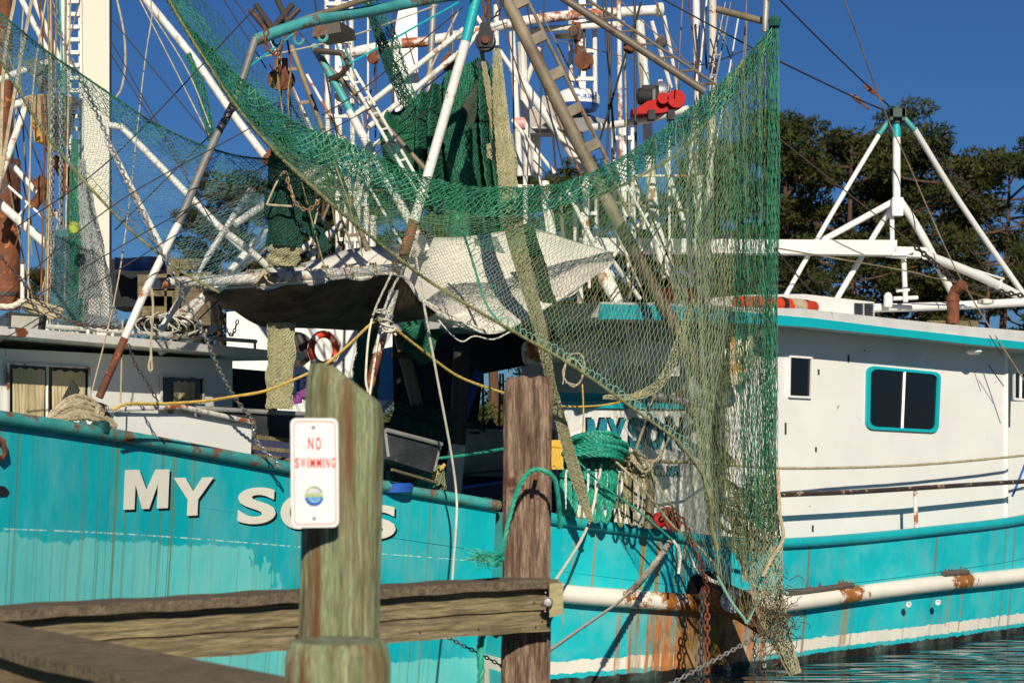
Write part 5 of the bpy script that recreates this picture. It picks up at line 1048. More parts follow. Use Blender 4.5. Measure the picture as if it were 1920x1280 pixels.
# chained dark bag left
N5 = thing('net_bag', P(535, 470, 15.6), 'blackish green net bag gathered at the neck, rusty chain looped in front', 'net')
bunch('bag_mesh', [P(530, 250, 15.7), P(528, 290, 15.7), P(532, 350, 15.7), P(534, 420, 15.7), P(532, 462, 15.7)], [.05, .09, .13, .12, .12], 34, 60, NC_D, NETD, N5, .0045)
bunch('bag_mesh', [P(575, 340, 15.9), P(572, 380, 15.9), P(588, 420, 15.9), P(612, 470, 15.9)], [.04, .07, .06, .03], 20, 36, NC_D, NETD, N5, .0045)
bunch('tan_end', [P(532, 455, 15.72), P(534, 500, 15.75)], [.105, .12], 26, 20, NC_T, NETT, N5, .0045)
bunch('tan_end', [P(527, 606, 16.6), P(526, 690, 16.6), P(524, 766, 16.6)], [.10, .10, .095], 26, 46, NC_T, NETT, N5, .0045, .4)
m = MB(); m.tube(catmull([P(500, 384, 15.5), P(520, 340, 15.5), P(535, 322, 15.5), P(545, 350, 15.5), P(552, 386, 15.5)], 20), .008, 6); m.tube([P(502, 384, 15.5), P(552, 387, 15.5)], .009, 6); m.tube(catmull([P(590, 420, 15.5), P(598, 382, 15.5), P(592, 375, 15.5)], 10), .008, 6); obj('bag_line', m, ROPE_T, N5)
obj('bag_chain', MB().chain(pc([(535, 322, 15.45), (543, 352, 15.4), (556, 382, 15.4), (574, 394, 15.4), (590, 386, 15.4), (600, 374, 15.45)]), .045), mat('brown_chain', (.30, .17, .08), .7, .2, rust=.5), N5)
for a in ([(535, 245), (520, 130), (530, 70)], [(545, 250), (540, 180), (547, 120)], [(552, 290), (600, 470), (615, 520)], [(610, 260), (650, 370), (680, 480)]): wire(N5, [(x, y, 15.7) for x, y in a], 3, ROPE_O, name='hoisting_line')
# tan chafing strap from the block down to the right boat
N6 = thing('chafing_strap', P(1100, 975, 18.4), 'long frayed tan net strap from the big pulley block down to the right boat', 'strap')
bunch('woven_strap', [P(931, 92, 17.2), P(938, 200, 17.2), P(950, 330, 17.0), P(960, 420, 17.0), P(985, 520, 17.1), P(1012, 610, 17.3), P(1030, 700, 17.6), P(1052, 790, 18), P(1080, 890, 18.3), P(1108, 978, 18.6)], [.025, .055, .07, .07, .06, .045, .03, .045, .05, .02], 22, 300, NC_T, NETT, N6, .004, .3)
bunch('strap_side', [P(903, 92, 17.3), P(917, 180, 17.3), P(932, 265, 17.3), P(940, 330, 17.3)], [.012, .025, .03, .03], 8, 60, NC_T, NETT, N6, .0035, .4)
net('tan_mesh', sheet(sampler([P(912, 272, 17.4), P(960, 250, 17.4)], 4), sampler([P(914, 296, 17.4), P(972, 318, 17.4)], 4), 1), 14, 12, .0045, NETT, N6)
bunch('woven_strap', [P(985, 420, 17.6), P(1008, 500, 17.7), P(1040, 590, 17.8), P(1058, 640, 17.9)], [.06, .06, .05, .03], 18, 70, NC_B, NETD, N6, .004, .3)
# pale grey net hanging at the far left
N7 = thing('hung_net', P(175, 625, 17.5), 'pale grey net hung to dry in a cone left of the cream square mast', 'net')
for path, rad, mm in (([(165, 350), (172, 430), (180, 520), (182, 612)], [.02, .06, .12, .16], NETGREY), ([(152, 300), (160, 420), (165, 560)], [.03, .05, .10], NETGREY), ([(115, 430), (122, 520), (125, 622)], [.05, .10, .13], NETB), ([(140, 260), (142, 430), (146, 620)], [.02, .06, .08], NETG), ([(95, 590), (200, 606), (215, 622)], [.03, .05, .03], NETGREY)):
    bunch('net_fold', [P(x, y, 17.5) for x, y in path], rad, 30, 70, None, mm, N7, .0036)
# brown and green gear heaped under the awning
N8 = thing('heaped_net', P(800, 740, 21), 'green net hanging in shade between the rusty awning leg and the painted shade sheet', 'net')
bunch('net_fold', [P(695, 590, 20.8), P(690, 680, 20.8), P(685, 760, 20.8)], [.10, .13, .10], 26, 50, NC_G, NETG, N8); bunch('net_fold', [P(790, 585, 21), P(790, 640, 21), P(800, 680, 21)], [.2, .18, .05], 30, 36, NC_G, NETG, N8)
N9 = thing('heaped_net', P(790, 900, 19), 'dim net heaped in the stern behind the grey sorting trough', 'net')
bunch('net_fold', [P(740, 880, 18.6), P(790, 905, 18.7), P(835, 900, 18.8)], [.12, .16, .12], 24, 40, NC_B, NETP, N9); bunch('net_fold', [P(735, 780, 19.6), P(790, 800, 19.6), P(850, 790, 19.6)], [.12, .2, .12], 24, 40, NC_D, NETD, N9)

# ================================================================ awning
aw = thing('canvas_awning', P(760, 625, 17), 'off white canvas awning laced to the rusty white pipe, sagging dark underneath', 'awning')
Fr = sampler([P(380, 543, 15.75), P(560, 530, 16.35), P(740, 514, 17.1), P(790, 560, 17.15), (P(850, 592, 17.2)), P(925, 624, 17.3), P(1040, 566, 17.8), P(1152, 490, 18.4)], 100)
Md = sampler([P(382, 548, 16.6), P(425, 576, 17.4), P(480, 598, 17.8), P(545, 611, 18.2), P(610, 615, 18.5), P(680, 603, 18.5), P(745, 585, 18.4), P(840, 560, 17.8), P(930, 545, 18), P(1040, 500, 18.4), P(1150, 488, 18.7)], 100)
Bk = sampler([P(384, 528, 18.2), P(440, 514, 19.4), P(500, 502, 19.9), P(610, 482, 20.0), P(740, 455, 19.6), P(850, 444, 18.8), P(950, 436, 19), P(1025, 430, 19.2), P(1150, 478, 19.2)], 100)
mb = MB(); nu, nv = 150, 26
def Sa(u, v):
    a, b, c = Fr(u), Md(u), Bk(u); k = v
    p = a*(1-k)**2+(b*2-(a+c)*.5)*2*k*(1-k)+c*k*k
    return p+V(0, 0, .016*math.sin(u*34+v*5)+.012*math.sin(u*21-v*14)-.02*math.sin(u*60)*(1-v)**2)
mb.v = [tuple(Sa(i/nu, j/nv)) for i in range(nu+1) for j in range(nv+1)]; mb.f = [(i*(nv+1)+j, (i+1)*(nv+1)+j, (i+1)*(nv+1)+j+1, i*(nv+1)+j+1) for i in range(nu) for j in range(nv)]
cv = obj('canvas_sheet', mb, CANVAS, aw); sm = cv.modifiers.new('t', 'SOLIDIFY'); sm.thickness = .006
m = MB(); m.tube([Fr(i/100) for i in range(101)], .012, 6); obj('canvas_hem', m, CANVAS, aw)
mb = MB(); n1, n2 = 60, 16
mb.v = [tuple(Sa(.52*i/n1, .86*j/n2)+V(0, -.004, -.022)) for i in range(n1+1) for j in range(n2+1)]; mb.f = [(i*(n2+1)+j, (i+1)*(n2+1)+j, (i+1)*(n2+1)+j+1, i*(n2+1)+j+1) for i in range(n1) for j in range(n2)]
obj('underside_shade_sheet', mb, mat('underside_shade', (.13, .095, .065), .95, col2=(.035, .026, .02), vscale=4, con=.12), aw)  # added sheet: awning's underside shade painted as dark brown, with dirt
m = MB()
for x in (372, 392, 470, 545, 610, 655, 700, 742):
    c = P(x, 532-(x-282)*.062, 15.3+(x-282)*.0040); q = []
    for k in range(26): t = k*.75; q.append(c+V(-.03+k*.0026, -.062*math.cos(t), .062*math.sin(t)))
    m.tube(q, .007, 5)
obj('lashing', m, ROPE_T, aw)

# ================================================================ ropes, chains and loose gear
def rope(pts, r, m_, lab, name='rope', cat='rope', n=5): return tag(obj(name, MB().rope(pc(pts), r, n=n), m_), lab, cat)
def line(pts, r, m_, lab, name='rope', cat='rope'): q = catmull(pc(pts), 50); return tag(obj(name, MB().tube(q, r, 7), m_), lab, cat)
def chain(pts, ll, m_, lab): return tag(obj('chain', MB().chain(pc(pts), ll), m_), lab, 'chain')
STEELC = mat('chain_steel', (.34, .33, .31), .45, .6, rust=.35, rscale=9, bump=0); DKC = mat('dark_chain', (.06, .05, .05), .6, .4, rust=.4, bump=0); RC = mat('rusty_chain', (.17, .05, .02), .85, rust=.5, bump=0)
rope([(212, 768, 14.6), (240, 757, 14.7), (300, 757, 15), (380, 752, 15.3), (440, 743, 15.6), (500, 732, 15.8), (560, 708, 16.1), (610, 683, 16.3), (650, 650, 16.6), (690, 612, 16.9), (717, 592, 17)], .013, ROPE_Y, 'yellow rope running from the tan coil up to the rusty awning leg')
rope([(735, 612, 17), (790, 655, 17.3), (850, 700, 17.6), (900, 722, 17.8), (950, 738, 18)], .013, ROPE_Y, 'yellow rope running from the awning leg right to the brown piling')
rope([(1035, 760, 19.4), (1090, 762, 19.4), (1150, 756, 19.4), (1190, 742, 19.4), (1215, 735, 19.4)], .010, ROPE_Y, 'short orange yellow line over the name board on the right boat')
line([(778, 470, 16.8), (800, 600, 16.9), (822, 720, 17.2), (846, 850, 17.6), (856, 930, 17.8), (855, 990, 17.6), (849, 1074, 16.8), (846, 1150, 16.2)], .011, ROPE_W, 'thin white line falling from the awning over the left hull')
line([(690, 735, 16.8), (686, 700, 16.8), (697, 600, 16.9), (735, 510, 17)], .010, ROPE_W, 'white cord beside the rusty awning leg')
line([(1128, 870, 19.0), (1118, 920, 18.9), (1107, 972, 18.85), (1085, 1020, 18.3), (1040, 1090, 17.4), (1010, 1140, 16.8)], .014, ROPE_W, 'pale mooring line from the right boat rail down to the brown piling')
rope([(1258, 1012, 19.5), (1240, 1040, 19.2), (1205, 1085, 18.4), (1180, 1110, 17.8)], .032, mat('worn_rope', (.50, .42, .33), .9, var=.5), 'thick frayed grey mooring rope end tied at the rusty chain'); rope([(1184, 1106, 17.9), (1155, 1132, 17), (1100, 1170, 15.3), (1028, 1220, 13.5), (960, 1262, 12.4)], .013, mat('grey_rope', (.50, .44, .36), .9), 'thin grey mooring line slanting down to the left under the frayed rope')
rope([(1050, 990, 9.45), (1046, 930, 9.35), (1038, 895, 9.3), (1015, 881, 9.28), (993, 884, 9.28), (972, 915, 9.28), (955, 970, 9.28), (943, 1030, 9.25), (938, 1046, 9.2)], .0125, ROPE_G, 'green rope looped over the bolt on the brown piling')
m = MB()
for k in range(4): c = P(930, 1048, 9.15); m.rope([c+V(.03*math.cos(a+k), .03*math.sin(a*1.3+k), .025*math.sin(a+k*2)) for a in [i*.7 for i in range(9)]], .0115)
fe = []
for i in range(90): c = P(918-random.random()*18, 1045+random.gauss(0, 5), 9.15); fe.append((tuple(c), tuple(c+V(random.gauss(-.03, .03), random.gauss(0, .02), random.gauss(0, .02)))))
fr = strands(fe, .002); m.add(fr.v, fr.f); tag(obj('rope_knot', m, ROPE_G), 'frayed green rope knot lying on the railing beside the brown piling', 'rope')
rope([(908, 1175, 9.3), (900, 1215, 9.3), (902, 1260, 9.3), (898, 1300, 9.3)], .018, ROPE_G, 'green rope end hanging under the railing left of the brown piling')
chain([(100, -20, 15.2), (108, 45, 15.2), (130, 105, 15.2), (165, 175, 15.2), (200, 255, 15.2), (235, 335, 15.1), (285, 440, 15.1), (318, 500, 15.1), (345, 560, 15.2), (380, 620, 15.4), (410, 690, 15.7), (440, 745, 16), (474, 790, 16.3), (480, 825, 16.4), (530, 880, 16.5)], .055, STEELC, 'long silver chain hanging from the top left corner down to the left boat rail')
chain([(240, 645, 14.9), (255, 685, 14.9), (275, 715, 14.9), (296, 752, 14.9)], .045, DKC, 'short dark chain hanging in front of the small curtained window')
chain([(0, 480, 16), (40, 525, 16), (80, 570, 16), (140, 605, 16), (220, 614, 16.2), (240, 600, 16.2)], .05, DKC, 'dark chain swagged over the left boat roof rail')
chain([(826, 552, 17.0), (838, 585, 17), (858, 608, 17), (876, 608, 17), (889, 590, 17)], .042, STEELC, 'short chain hanging in a loop on the front of the white awning')
chain([(570, 497, 16), (583, 507, 15.9), (600, 504, 15.95)], .035, STEELC, 'little chain end lying on the awning pipe')
chain([(412, 570, 17), (420, 610, 17), (435, 628, 17), (446, 600, 17)], .045, DKC, 'short dark chain loop above the roof rail left of the awning')
chain([(1240, 965, 19.3), (1262, 955, 19.3), (1285, 985, 19.2), (1303, 1030, 19.1), (1322, 1085, 19), (1326, 1150, 18.9), (1325, 1300, 18.8)], .085, RC, 'heavy red rusted chain running over the right boat rail straight down')
chain([(1316, 1110, 18.95), (1315, 1180, 18.85), (1314, 1300, 18.8)], .09, DKC, 'dark chain hanging straight down just left of the heavy rusted chain')
chain([(1225, 1300, 17.9), (1300, 1258, 18.2), (1370, 1220, 18.5), (1432, 1185, 18.8)], .065, STEELC, 'silver chain slanting up to the tangled foot of the net')
chain([(1415, 1180, 18.8), (1415, 1300, 18.7)], .05, DKC, 'thin chain hanging into the water below the rusted stub')
chain([(1432, 1180, 18.7), (1433, 1250, 18.7)], .05, ROPE_T, 'pale chain end dangling below the net point')
chain([(810, 1176, 12), (860, 1205, 12), (900, 1225, 12), (945, 1250, 12)], .035, DKC, 'dark chain crossing the shaded water under the railing')
chain([(122, 350, 18), (130, 365, 18), (145, 368, 18), (156, 355, 18)], .06, RC, 'small rusty chain loop hanging under the rusted trawl door')
for i, (x, dx) in enumerate(((98, 0), (112, 2))): chain([(x, 150, 18.8), (x+dx, 300, 18.8), (x-3, 620, 18.4)], .06, STEELC, ('left', 'right')[i]+' one of the two long chains falling behind the rusted trawl door')
rope([(284, 540, 15.1), (287, 580, 15.1), (283, 650, 15.1), (285, 690, 15.1), (281, 695, 15.1), (279, 686, 15.1), (283, 665, 15.1)], .010, ROPE_T, 'tan rope with an eye hanging from the left end of the awning pipe')
line([(230, 600, 15), (228, 680, 15), (226, 755, 15)], .006, ROPE_T, 'thin tan cord hanging beside the large curtained window')
line([(217, -10, 17), (232, 60, 17), (235, 120, 17), (228, 165, 17), (217, 184, 17)], .010, ROPE_T, 'tan rope curving off the right side of the cream mast')
line([(822, 600, 17.2), (850, 630, 17.2), (868, 640, 17.2), (890, 630, 17.2), (925, 636, 17.3), (960, 620, 17.3)], .007, ROPE_W, 'thin white cord swagged under the front corner of the awning')
rope([(1305, 870, 19.6), (1290, 866, 19.6), (1215, 864, 19.5), (1160, 872, 19.3)], .018, ROPE_T, 'tan rope stretched level in front of the name board')
for i, a in enumerate(([(1228, 740, 19.2), (1200, 820, 19.2), (1183, 868, 19.2)], [(1265, 795, 19.2), (1240, 850, 19.2), (1220, 870, 19.2)], [(1215, 875, 19.2), (1240, 920, 19.2), (1262, 950, 19.3)], [(1150, 860, 18.9), (1200, 910, 18.9), (1262, 985, 19.2), (1300, 1015, 19.2), (1345, 1062, 19)], [(1062, 840, 18.8), (1120, 900, 18.8), (1200, 960, 18.9), (1262, 1012, 19)])):
    lab = ('tan line slanting across the S of the name board', 'short tan line slanting across the N of the name board', 'tan line falling from the rope rack toward the red buoys', 'long cream line slanting down over the right boat rail to the rusty opening', 'thin green line slanting from the green coil to the rusted chain')[i]
    line(a, .012 if i < 4 else .009, ROPE_T if i < 4 else ROPE_G, lab)
rope([(1045, 770, 18.9), (1058, 830, 18.9), (1085, 870, 18.9)], .02, ROPE_G, 'green rope falling behind the tan strap onto the green coil')
rope([(1327, 700, 19.6), (1322, 860, 19.6), (1328, 930, 19.6), (1352, 985, 19.6), (1385, 1000, 19.6), (1425, 995, 19.6)], .022, ROPE_T, 'thick tan rope curving behind the net on the right boat side deck')
line([(1055, 720, 18.6), (1065, 670, 18.6), (1090, 665, 18.6), (1095, 700, 18.6), (1075, 725, 18.6), (1055, 700, 18.6), (1070, 672, 18.6), (1092, 690, 18.6), (1085, 720, 18.6), (1060, 716, 18.6)], .008, ROPE_T, 'tan cord hung in tangled loops from the net rope above the green coil')
line([(1092, 720, 19), (1094, 780, 19), (1090, 830, 19)], .008, ROPE_Y, 'thin yellow cord hanging beside the M of the name board')
rope([(1262, 1012, 19.1), (1275, 1035, 19.1), (1272, 1075, 19.1)], .015, ROPE_W, 'short pale rope end dangling over the rail by the rusted chain'); rope([(1285, 1030, 19.1), (1305, 1065, 19.1), (1330, 1085, 19.1), (1355, 1095, 19.05)], .02, ROPE_W, 'pale rope draped over the dark scupper')
# big tan coil on the left boat rail
cb = thing('rope_coil', P(155, 808, 14.2), 'big coil of thick tan rope on the left boat rail below the curtained window', 'rope')
for k in range(13):
    a0 = k/12; q = []
    for i in range(15):
        t = i/14; x = 95+a0*8+ (205-95)*t+8*math.sin(k*2.1); y = 800-(66-a0*46)*math.sin(math.pi*(t*.86+.05))**.75+a0*8*t+random.uniform(-1, 1)+18*t*(1-a0)
        q.append((x, y, dA(x)+.22-.022*k+.03*math.sin(k)))
    obj('rope_turn', MB().rope(pc(q), .021), ROPE_T, cb)
for k in range(5):
    q = [(188+6*math.cos(a)*(1+k*.3)+k*4, 778+(22-k*2)*math.sin(a), 15.0+.02*k) for a in [math.pi*(.5+i/7) for i in range(8)]]; obj('rope_turn', MB().rope(pc(q), .021), ROPE_T, cb)
m = MB(); m.lathe([(.02, -.05), (.06, -.04), (.065, .03), (.03, .05)], P(190, 800, 14.95)); obj('rail_cleat', m, mat('cleat_metal', (.02, .09, .10), .4, .3), cb)
m = MB(); m.slab(pc([(112, 755, 15.0), (135, 712, 15.0), (148, 730, 15.0), (138, 762, 15.0)]), V(0, .04, 0)); tag(obj('black_bracket', m, BLACKM, smooth=False), 'black angled bracket sticking up behind the tan rope coil', 'bracket')
# green coil over the pipe rack on the right boat
rk = thing('rope_rack', P(1140, 985, 19.1), 'weathered pipe rack on the right boat deck holding the green ropes', 'rack')
obj('rack_pipe', MB().tube(catmull(pc([(1060, 868, 19.2), (1140, 872, 19.25), (1200, 880, 19.3), (1218, 892, 19.3), (1219, 930, 19.3), (1215, 990, 19.3)]), 24), .045, 12), TAUPE, rk)
obj('rack_pipe', MB().tube(catmull(pc([(1062, 866, 19.2), (1052, 890, 19.2), (1048, 975, 19.1)]), 12), .035, 10), DARKST, rk)
for i in range(4): obj('rack_post', MB().tube(pc([(1075+i*36, 880, 19.5), (1075+i*36, 990, 19.4)]), .022, 8), random.choice([RUST, BLACKM, DARKST]), rk)
gc = thing('rope_coil', P(1120, 870, 19), 'bright green rope coil heaped on top of the pipe rack on the right boat', 'rope')
for k in range(11):
    rx = random.uniform(42, 60); oy = random.uniform(-6, 6); tl = random.uniform(-.16, .16); q = [(1118+oy+rx*math.cos(a), 862-k*3.1+tl*rx*math.cos(a)+(10+k)*math.sin(a), 19.0+.25*math.sin(a)) for a in [i*math.pi/6+k*.4 for i in range(14)]]
    obj('rope_turn', MB().rope(pc(q), .027, twist=.16), ROPE_G, gc)
gh = thing('hanging_rope', P(1110, 975, 18.9), 'bright green rope hanging in long loops from the pipe rack on the right boat', 'rope')
for x0, x1, yb in ((1056, 1066, 972), (1070, 1078, 968), (1098, 1108, 940), (1112, 1122, 978), (1128, 1142, 978), (1148, 1152, 935), (1085, 1090, 930), (1136, 1150, 955)):
    obj('rope_loop', MB().rope(pc([(x0, 868, 19.1), (x0-2, 900, 19.0), (x0, yb-15, 19), ((x0+x1)/2, yb, 19), (x1, yb-15, 19), (x1+2, 900, 19), (x1+4, 870, 19.15)]), .028, twist=.16), ROPE_G, gh)
th = thing('hanging_rope', P(1180, 985, 19), 'tan ropes hanging in bundles at the right end of the pipe rack', 'rope')
for x0, x1, yb in ((1158, 1168, 990), (1164, 1176, 975), (1178, 1190, 988), (1184, 1199, 965), (1193, 1205, 990), (1080, 1090, 985), (1204, 1210, 930)):
    obj('rope_loop', MB().rope(pc([(x0, 885, 19.2), (x0-3, 920, 19.1), (x0+2, yb-10, 19.1), (x1, yb-12, 19.1), (x1+3, 915, 19.1), (x1, 885, 19.2)]), .014), random.choice([ROPE_T, ROPE_T, ROPE_O]), th)
for k in range(5): obj('rope_turn', MB().rope(pc([(1150+k*3+50*t, 872-14*math.sin(math.pi*t)-k*3+random.uniform(-2, 2), 19.1+.1*math.sin(t*9+k)) for t in [i/8 for i in range(9)]]), .016), ROPE_T, th)
gk = thing('hanging_rope', P(795, 920, 18.3), 'green rope hank hanging in the stern of the left boat beside the grey trough', 'rope')
for k in range(6): obj('rope_loop', MB().rope(pc([(800+k*3, 880, 18.4), (785+k*2, 905, 18.35), (790+k*3, 925, 18.3), (802+k*2, 912, 18.3), (806, 885, 18.4)]), .017), ROPE_G, gk)
rope([(726, 850, 18.2), (728, 900, 18.2)], .02, ROPE_G, 'short green rope hanging beside the sign piling behind the left rail'); rope([(815, 860, 18.4), (880, 852, 18.8), (945, 841, 19.2)], .016, ROPE_G, 'green rope stretched from the hank toward the brown piling'); rope([(808, 905, 18.3), (820, 885, 18.3), (834, 870, 18.3)], .018, ROPE_Y, 'stubby golden rope beside the green hank')
m = MB(); m.lathe([(.05, -.10), (.17, -.08), (.18, -.02), (.16, .0), (.02, .0)], P(738, 905, 18.0)); tag(obj('tub', m, BLUEP), 'blue tub just right of the sign piling behind the rusty rail', 'tub')
m = MB(); m.box(P(1042, 852, 19), .14, .12, .28); m.tube(pc([(1030, 835, 18.95), (1052, 838, 18.95)]), .02, 6); tag(obj('jug', m, YELP), 'yellow jug peeking out right of the brown piling', 'jug')
# red buoys
for x, y, lb in ((1234, 976, 'left one of the red net buoys heaped behind the right boat rail'), (1250, 965, 'topmost red net buoy behind the right boat rail'), (1262, 982, 'right one of the red net buoys heaped behind the right boat rail')):
    m = MB(); m.lathe([(.012, -.08), (.05, -.065), (.078, -.03), (.082, .0), (.078, .03), (.05, .065), (.012, .08)], P(x, y, 19.5), (.6, .2, .6), 16); tag(obj('buoy', m, mat('buoy_red', (.45, .02, .015), .5, rust=.3)), lb, 'buoy')
m = MB(); m.lathe([(.01, -.055), (.035, -.045), (.05, 0), (.035, .045), (.01, .055)], P(139, 427, 17), (0, 0, 1), 16); tag(obj('float', m, mat('lime_float', (.5, .6, .08), .5)), 'small lime green float hanging between the chains at the left', 'float')
# life ring
lr = thing('life_ring', P(607, 688, 23.6), 'orange life ring with white bands hanging on the white boat behind the sign piling', 'life ring')
m = MB(); q = [P(607+23*math.cos(a), 655+28*math.sin(a), 23.6+.08*math.cos(a)) for a in [i*2*math.pi/40 for i in range(40)]]; m.tube(q, .04, 12, closed=True); obj('ring', m, ORANGE, lr)
for k in (4, 14, 24, 34): obj('band', MB().tube([q[(k+i) % 40] for i in range(3)], .042, 12), WHITE2, lr)
obj('grab_line', MB().tube([P(607+30*math.cos(a), 655+35*math.sin(a), 23.55) for a in [i*2*math.pi/30 for i in range(30)]], .006, 5, closed=True), ROPE_W, lr)
m = MB(); m.lathe([(.03, 0), (.19, 0), (.21, .03), (.16, .05), (.03, .05)], P(556, 655, 23.8), (0, -1, 0), 24); tag(obj('porthole', m, DARKST), 'round dark porthole just left of the orange life ring', 'porthole')
m = MB()
for i in range(4): m.box(P(555+i*4, 752-i*5, 23.5), .12, .08, .06, (1, random.random(), random.random()))
tag(obj('clothes_peg_bundle', m, PURPLE, smooth=False), 'small purple object left of the sign piling under the blue numbers', 'gear')
# big pulley block
pb = thing('pulley_block', P(909, 105, 17.2), 'big black steel pulley block hanging over the bundled green net', 'pulley')
m = MB(); c = P(910, 78, 17.2)
m.lathe([(.02, -.05), (.085, -.045), (.09, -.03), (.06, -.012), (.06, .012), (.09, .03), (.085, .045), (.02, .05)], c, (.1, 1, 0), 28); obj('sheave', m, mat('dark_sheave', (.05, .045, .05), .4, .6, rust=.3), pb)
m = MB()
for s in (-1, 1): m.slab([c+V(-.055, s*.055, -.06), c+V(.055, s*.055, -.06), c+V(.07, s*.055, .02), c+V(.04, s*.055, .15), c+V(-.04, s*.055, .15), c+V(-.07, s*.055, .02)], V(0, .012*s, 0))
m.lathe([(.02, -.07), (.022, .07)], c, (0, 1, 0), 10); obj('cheek_plate', m, BLACKM, pb, False)
obj('hook_chain', MB().chain([c+V(0, 0, .15), c+V(.005, 0, .5)], .09), RUST, pb); m = MB(); m.tube([c+V(.03, 0, .16), c+V(.03, .0, .55)], .02, 8); obj('hanger', m, DARKST, pb)
obj('shackle', MB().lathe([(.01, -.02), (.035, -.02), (.035, .02), (.01, .02)], c+V(0, -.075, 0), (0, 1, 0), 12), RUST, pb)
p2 = thing('pulley_block', P(905, 130, 17.6), 'small white worn pulley right under the big black block', 'pulley'); m = MB(); m.lathe([(.01, -.03), (.05, -.03), (.05, .03), (.01, .03)], P(905, 122, 17.6), (.3, 1, 0), 16); obj('sheave', m, WHITE2, p2)
for x, y, lb in ((845, 120, 'rusty pulley block hanging left of the white pole near the cross bar'), (1095, 115, 'orange rusty block hanging inside the white lattice mast above the radar dome')):
    pk = thing('pulley_block', P(x, y+20, 20), lb, 'pulley'); m = MB(); m.lathe([(.02, -.04), (.09, -.04), (.06, 0), (.09, .04), (.02, .04)], P(x, y, 20), (.4, 1, 0), 18); obj('sheave', m, RUST, pk); m = MB(); m.beam(P(x-2, y-22, 20), P(x+2, y+18, 20), .07, .04); m.tube(pc([(x, y-60, 20), (x, y-18, 20)]), .012, 6); obj('cheek_plate', m, DARKST, pk)
# knots on the awning leg
kn = MB()
for k in range(7): c = P(718+k*2, 590+k*6, 16.9); kn.rope([c+V(.055*math.cos(a), .06*math.sin(a), .03*math.sin(a+k)+.01*a) for a in [i*.8 for i in range(9)]], .010)
tag(obj('rope_lashing', kn, ROPE_W), 'cream rope lashed round the rusty awning leg at the yellow rope', 'rope')
kn = MB()
for k in range(5): c = P(489+k*4, 520+random.uniform(-6, 6), 16.0); kn.rope([c+V(.05*math.cos(a), .05*math.sin(a), .05*math.sin(a*1.3+k)) for a in [i*.8 for i in range(9)]], .010)
tag(obj('rope_lashing', kn, ROPE_T), 'tan rope knotted round the awning pipe below the dark net bag', 'rope')
kn = MB()
for k in range(6): c = P(1155+k*11, 868+random.uniform(-6, 6), 19.1); kn.rope([c+V(.07*math.cos(a), .06*math.sin(a), .06*math.sin(a*1.3+k)) for a in [i*.8 for i in range(9)]], .014)
tag(obj('rope_lashing', kn, ROPE_T), 'tan rope knotted in a lump on the pipe rack right of the green coil', 'rope')
# rope pile and floodlight on the left boat roof
kn = MB()
for k in range(14): c = P(60+k*2.5, 578+random.uniform(-10, 10), 16.3); kn.rope([c+V(.11*math.cos(a+k), .08*math.sin(a), .05*math.sin(a*.7+k)) for a in [i*.8 for i in range(9)]], .012, step=.02)
tag(obj('rope_pile', kn, ROPE_T), 'tangled pile of tan rope behind the square floodlight on the left boat roof', 'rope')
rope([(-10, 572, 15.9), (20, 574, 15.9), (45, 562, 15.9)], .022, ROPE_W, 'thick white rope entering from the left edge over the boat roof')
fl = thing('floodlight', P(50, 628, 15.2), 'square floodlight with a pale grid face on the left boat roof', 'floodlight')
m = MB(); m.slab(pc([(16, 585, 15.2), (82, 590, 15.3), (76, 630, 15.3), (14, 626, 15.2)]), V(0, .12, 0)); obj('housing', m, BLACKM, fl, False)
m = MB(); m.slab(pc([(22, 591, 15.17), (74, 594, 15.27), (70, 624, 15.27), (20, 620, 15.17)]), V(0, .02, 0)); obj('lens', m, mat('lens_grid', (.45, .44, .36), .4, bump=.6, bscale=90), fl, False)
kn = MB()
for k in range(10): c = P(270+k*9, 610+random.uniform(-3, 6), 17.2); kn.tube([c+V(.16*math.cos(a+k), .1*math.sin(a), .07*math.sin(a*.9+k)) for a in [i*.4 for i in range(15)]], .009, 5)
tag(obj('hose_coil', kn, BLACKM), 'black hose tangled on the left boat roof under the wooden box', 'hose')
kn = MB()
for k in range(6): c = P(285+k*12, 606+random.uniform(-3, 6), 17); kn.tube([c+V(.14*math.cos(a+k), .1*math.sin(a), .09*math.sin(a*.9+k)) for a in [i*.4 for i in range(15)]], .007, 5)
tag(obj('cord_tangle', kn, ROPE_W), 'white cord tangled on the left boat roof under the wooden box', 'rope')
# red electric hauler
hw = thing('electric_winch', P(1235, 215, 21.2), 'red electric hauler with black motor clamped on the white radar arm', 'winch')
m = MB(); pr = [(1183, 206), (1184, 214), (1240, 212), (1272, 205), (1282, 195), (1278, 178), (1270, 170), (1258, 170), (1250, 180), (1232, 186), (1214, 190), (1196, 202)]
m.slab(pc([(x, y, 21.25) for x, y in pr]), V(0, .26, 0)); obj('frame', m, RED, hw, False)
m = MB(); m.lathe([(.02, -.03), (.095, -.03), (.10, 0), (.10, .28), (.02, .3)], P(1268, 186, 21.2), (0, 1, 0), 28); m.lathe([(.02, -.03), (.06, -.03), (.06, .28), (.02, .3)], P(1243, 185, 21.2), (0, 1, 0), 24); obj('gear_cover', m, RED, hw)
m = MB(); m.lathe([(.02, -.11), (.08, -.10), (.09, -.07), (.09, .1), (.03, .12)], P(1213, 181, 21.4), (1, 0, 0), 24); m.box(P(1216, 166, 21.4), .14, .14, .05); obj('motor', m, BLACKM, hw)
m = MB()
for i in range(9): x = 1200+i*3.6; m.lathe([(.091, -.004), (.098, -.003), (.098, .003), (.091, .004)], P(x, 182, 21.4), (1, 0, 0), 24)
obj('cooling_fins', m, GREYB, hw)
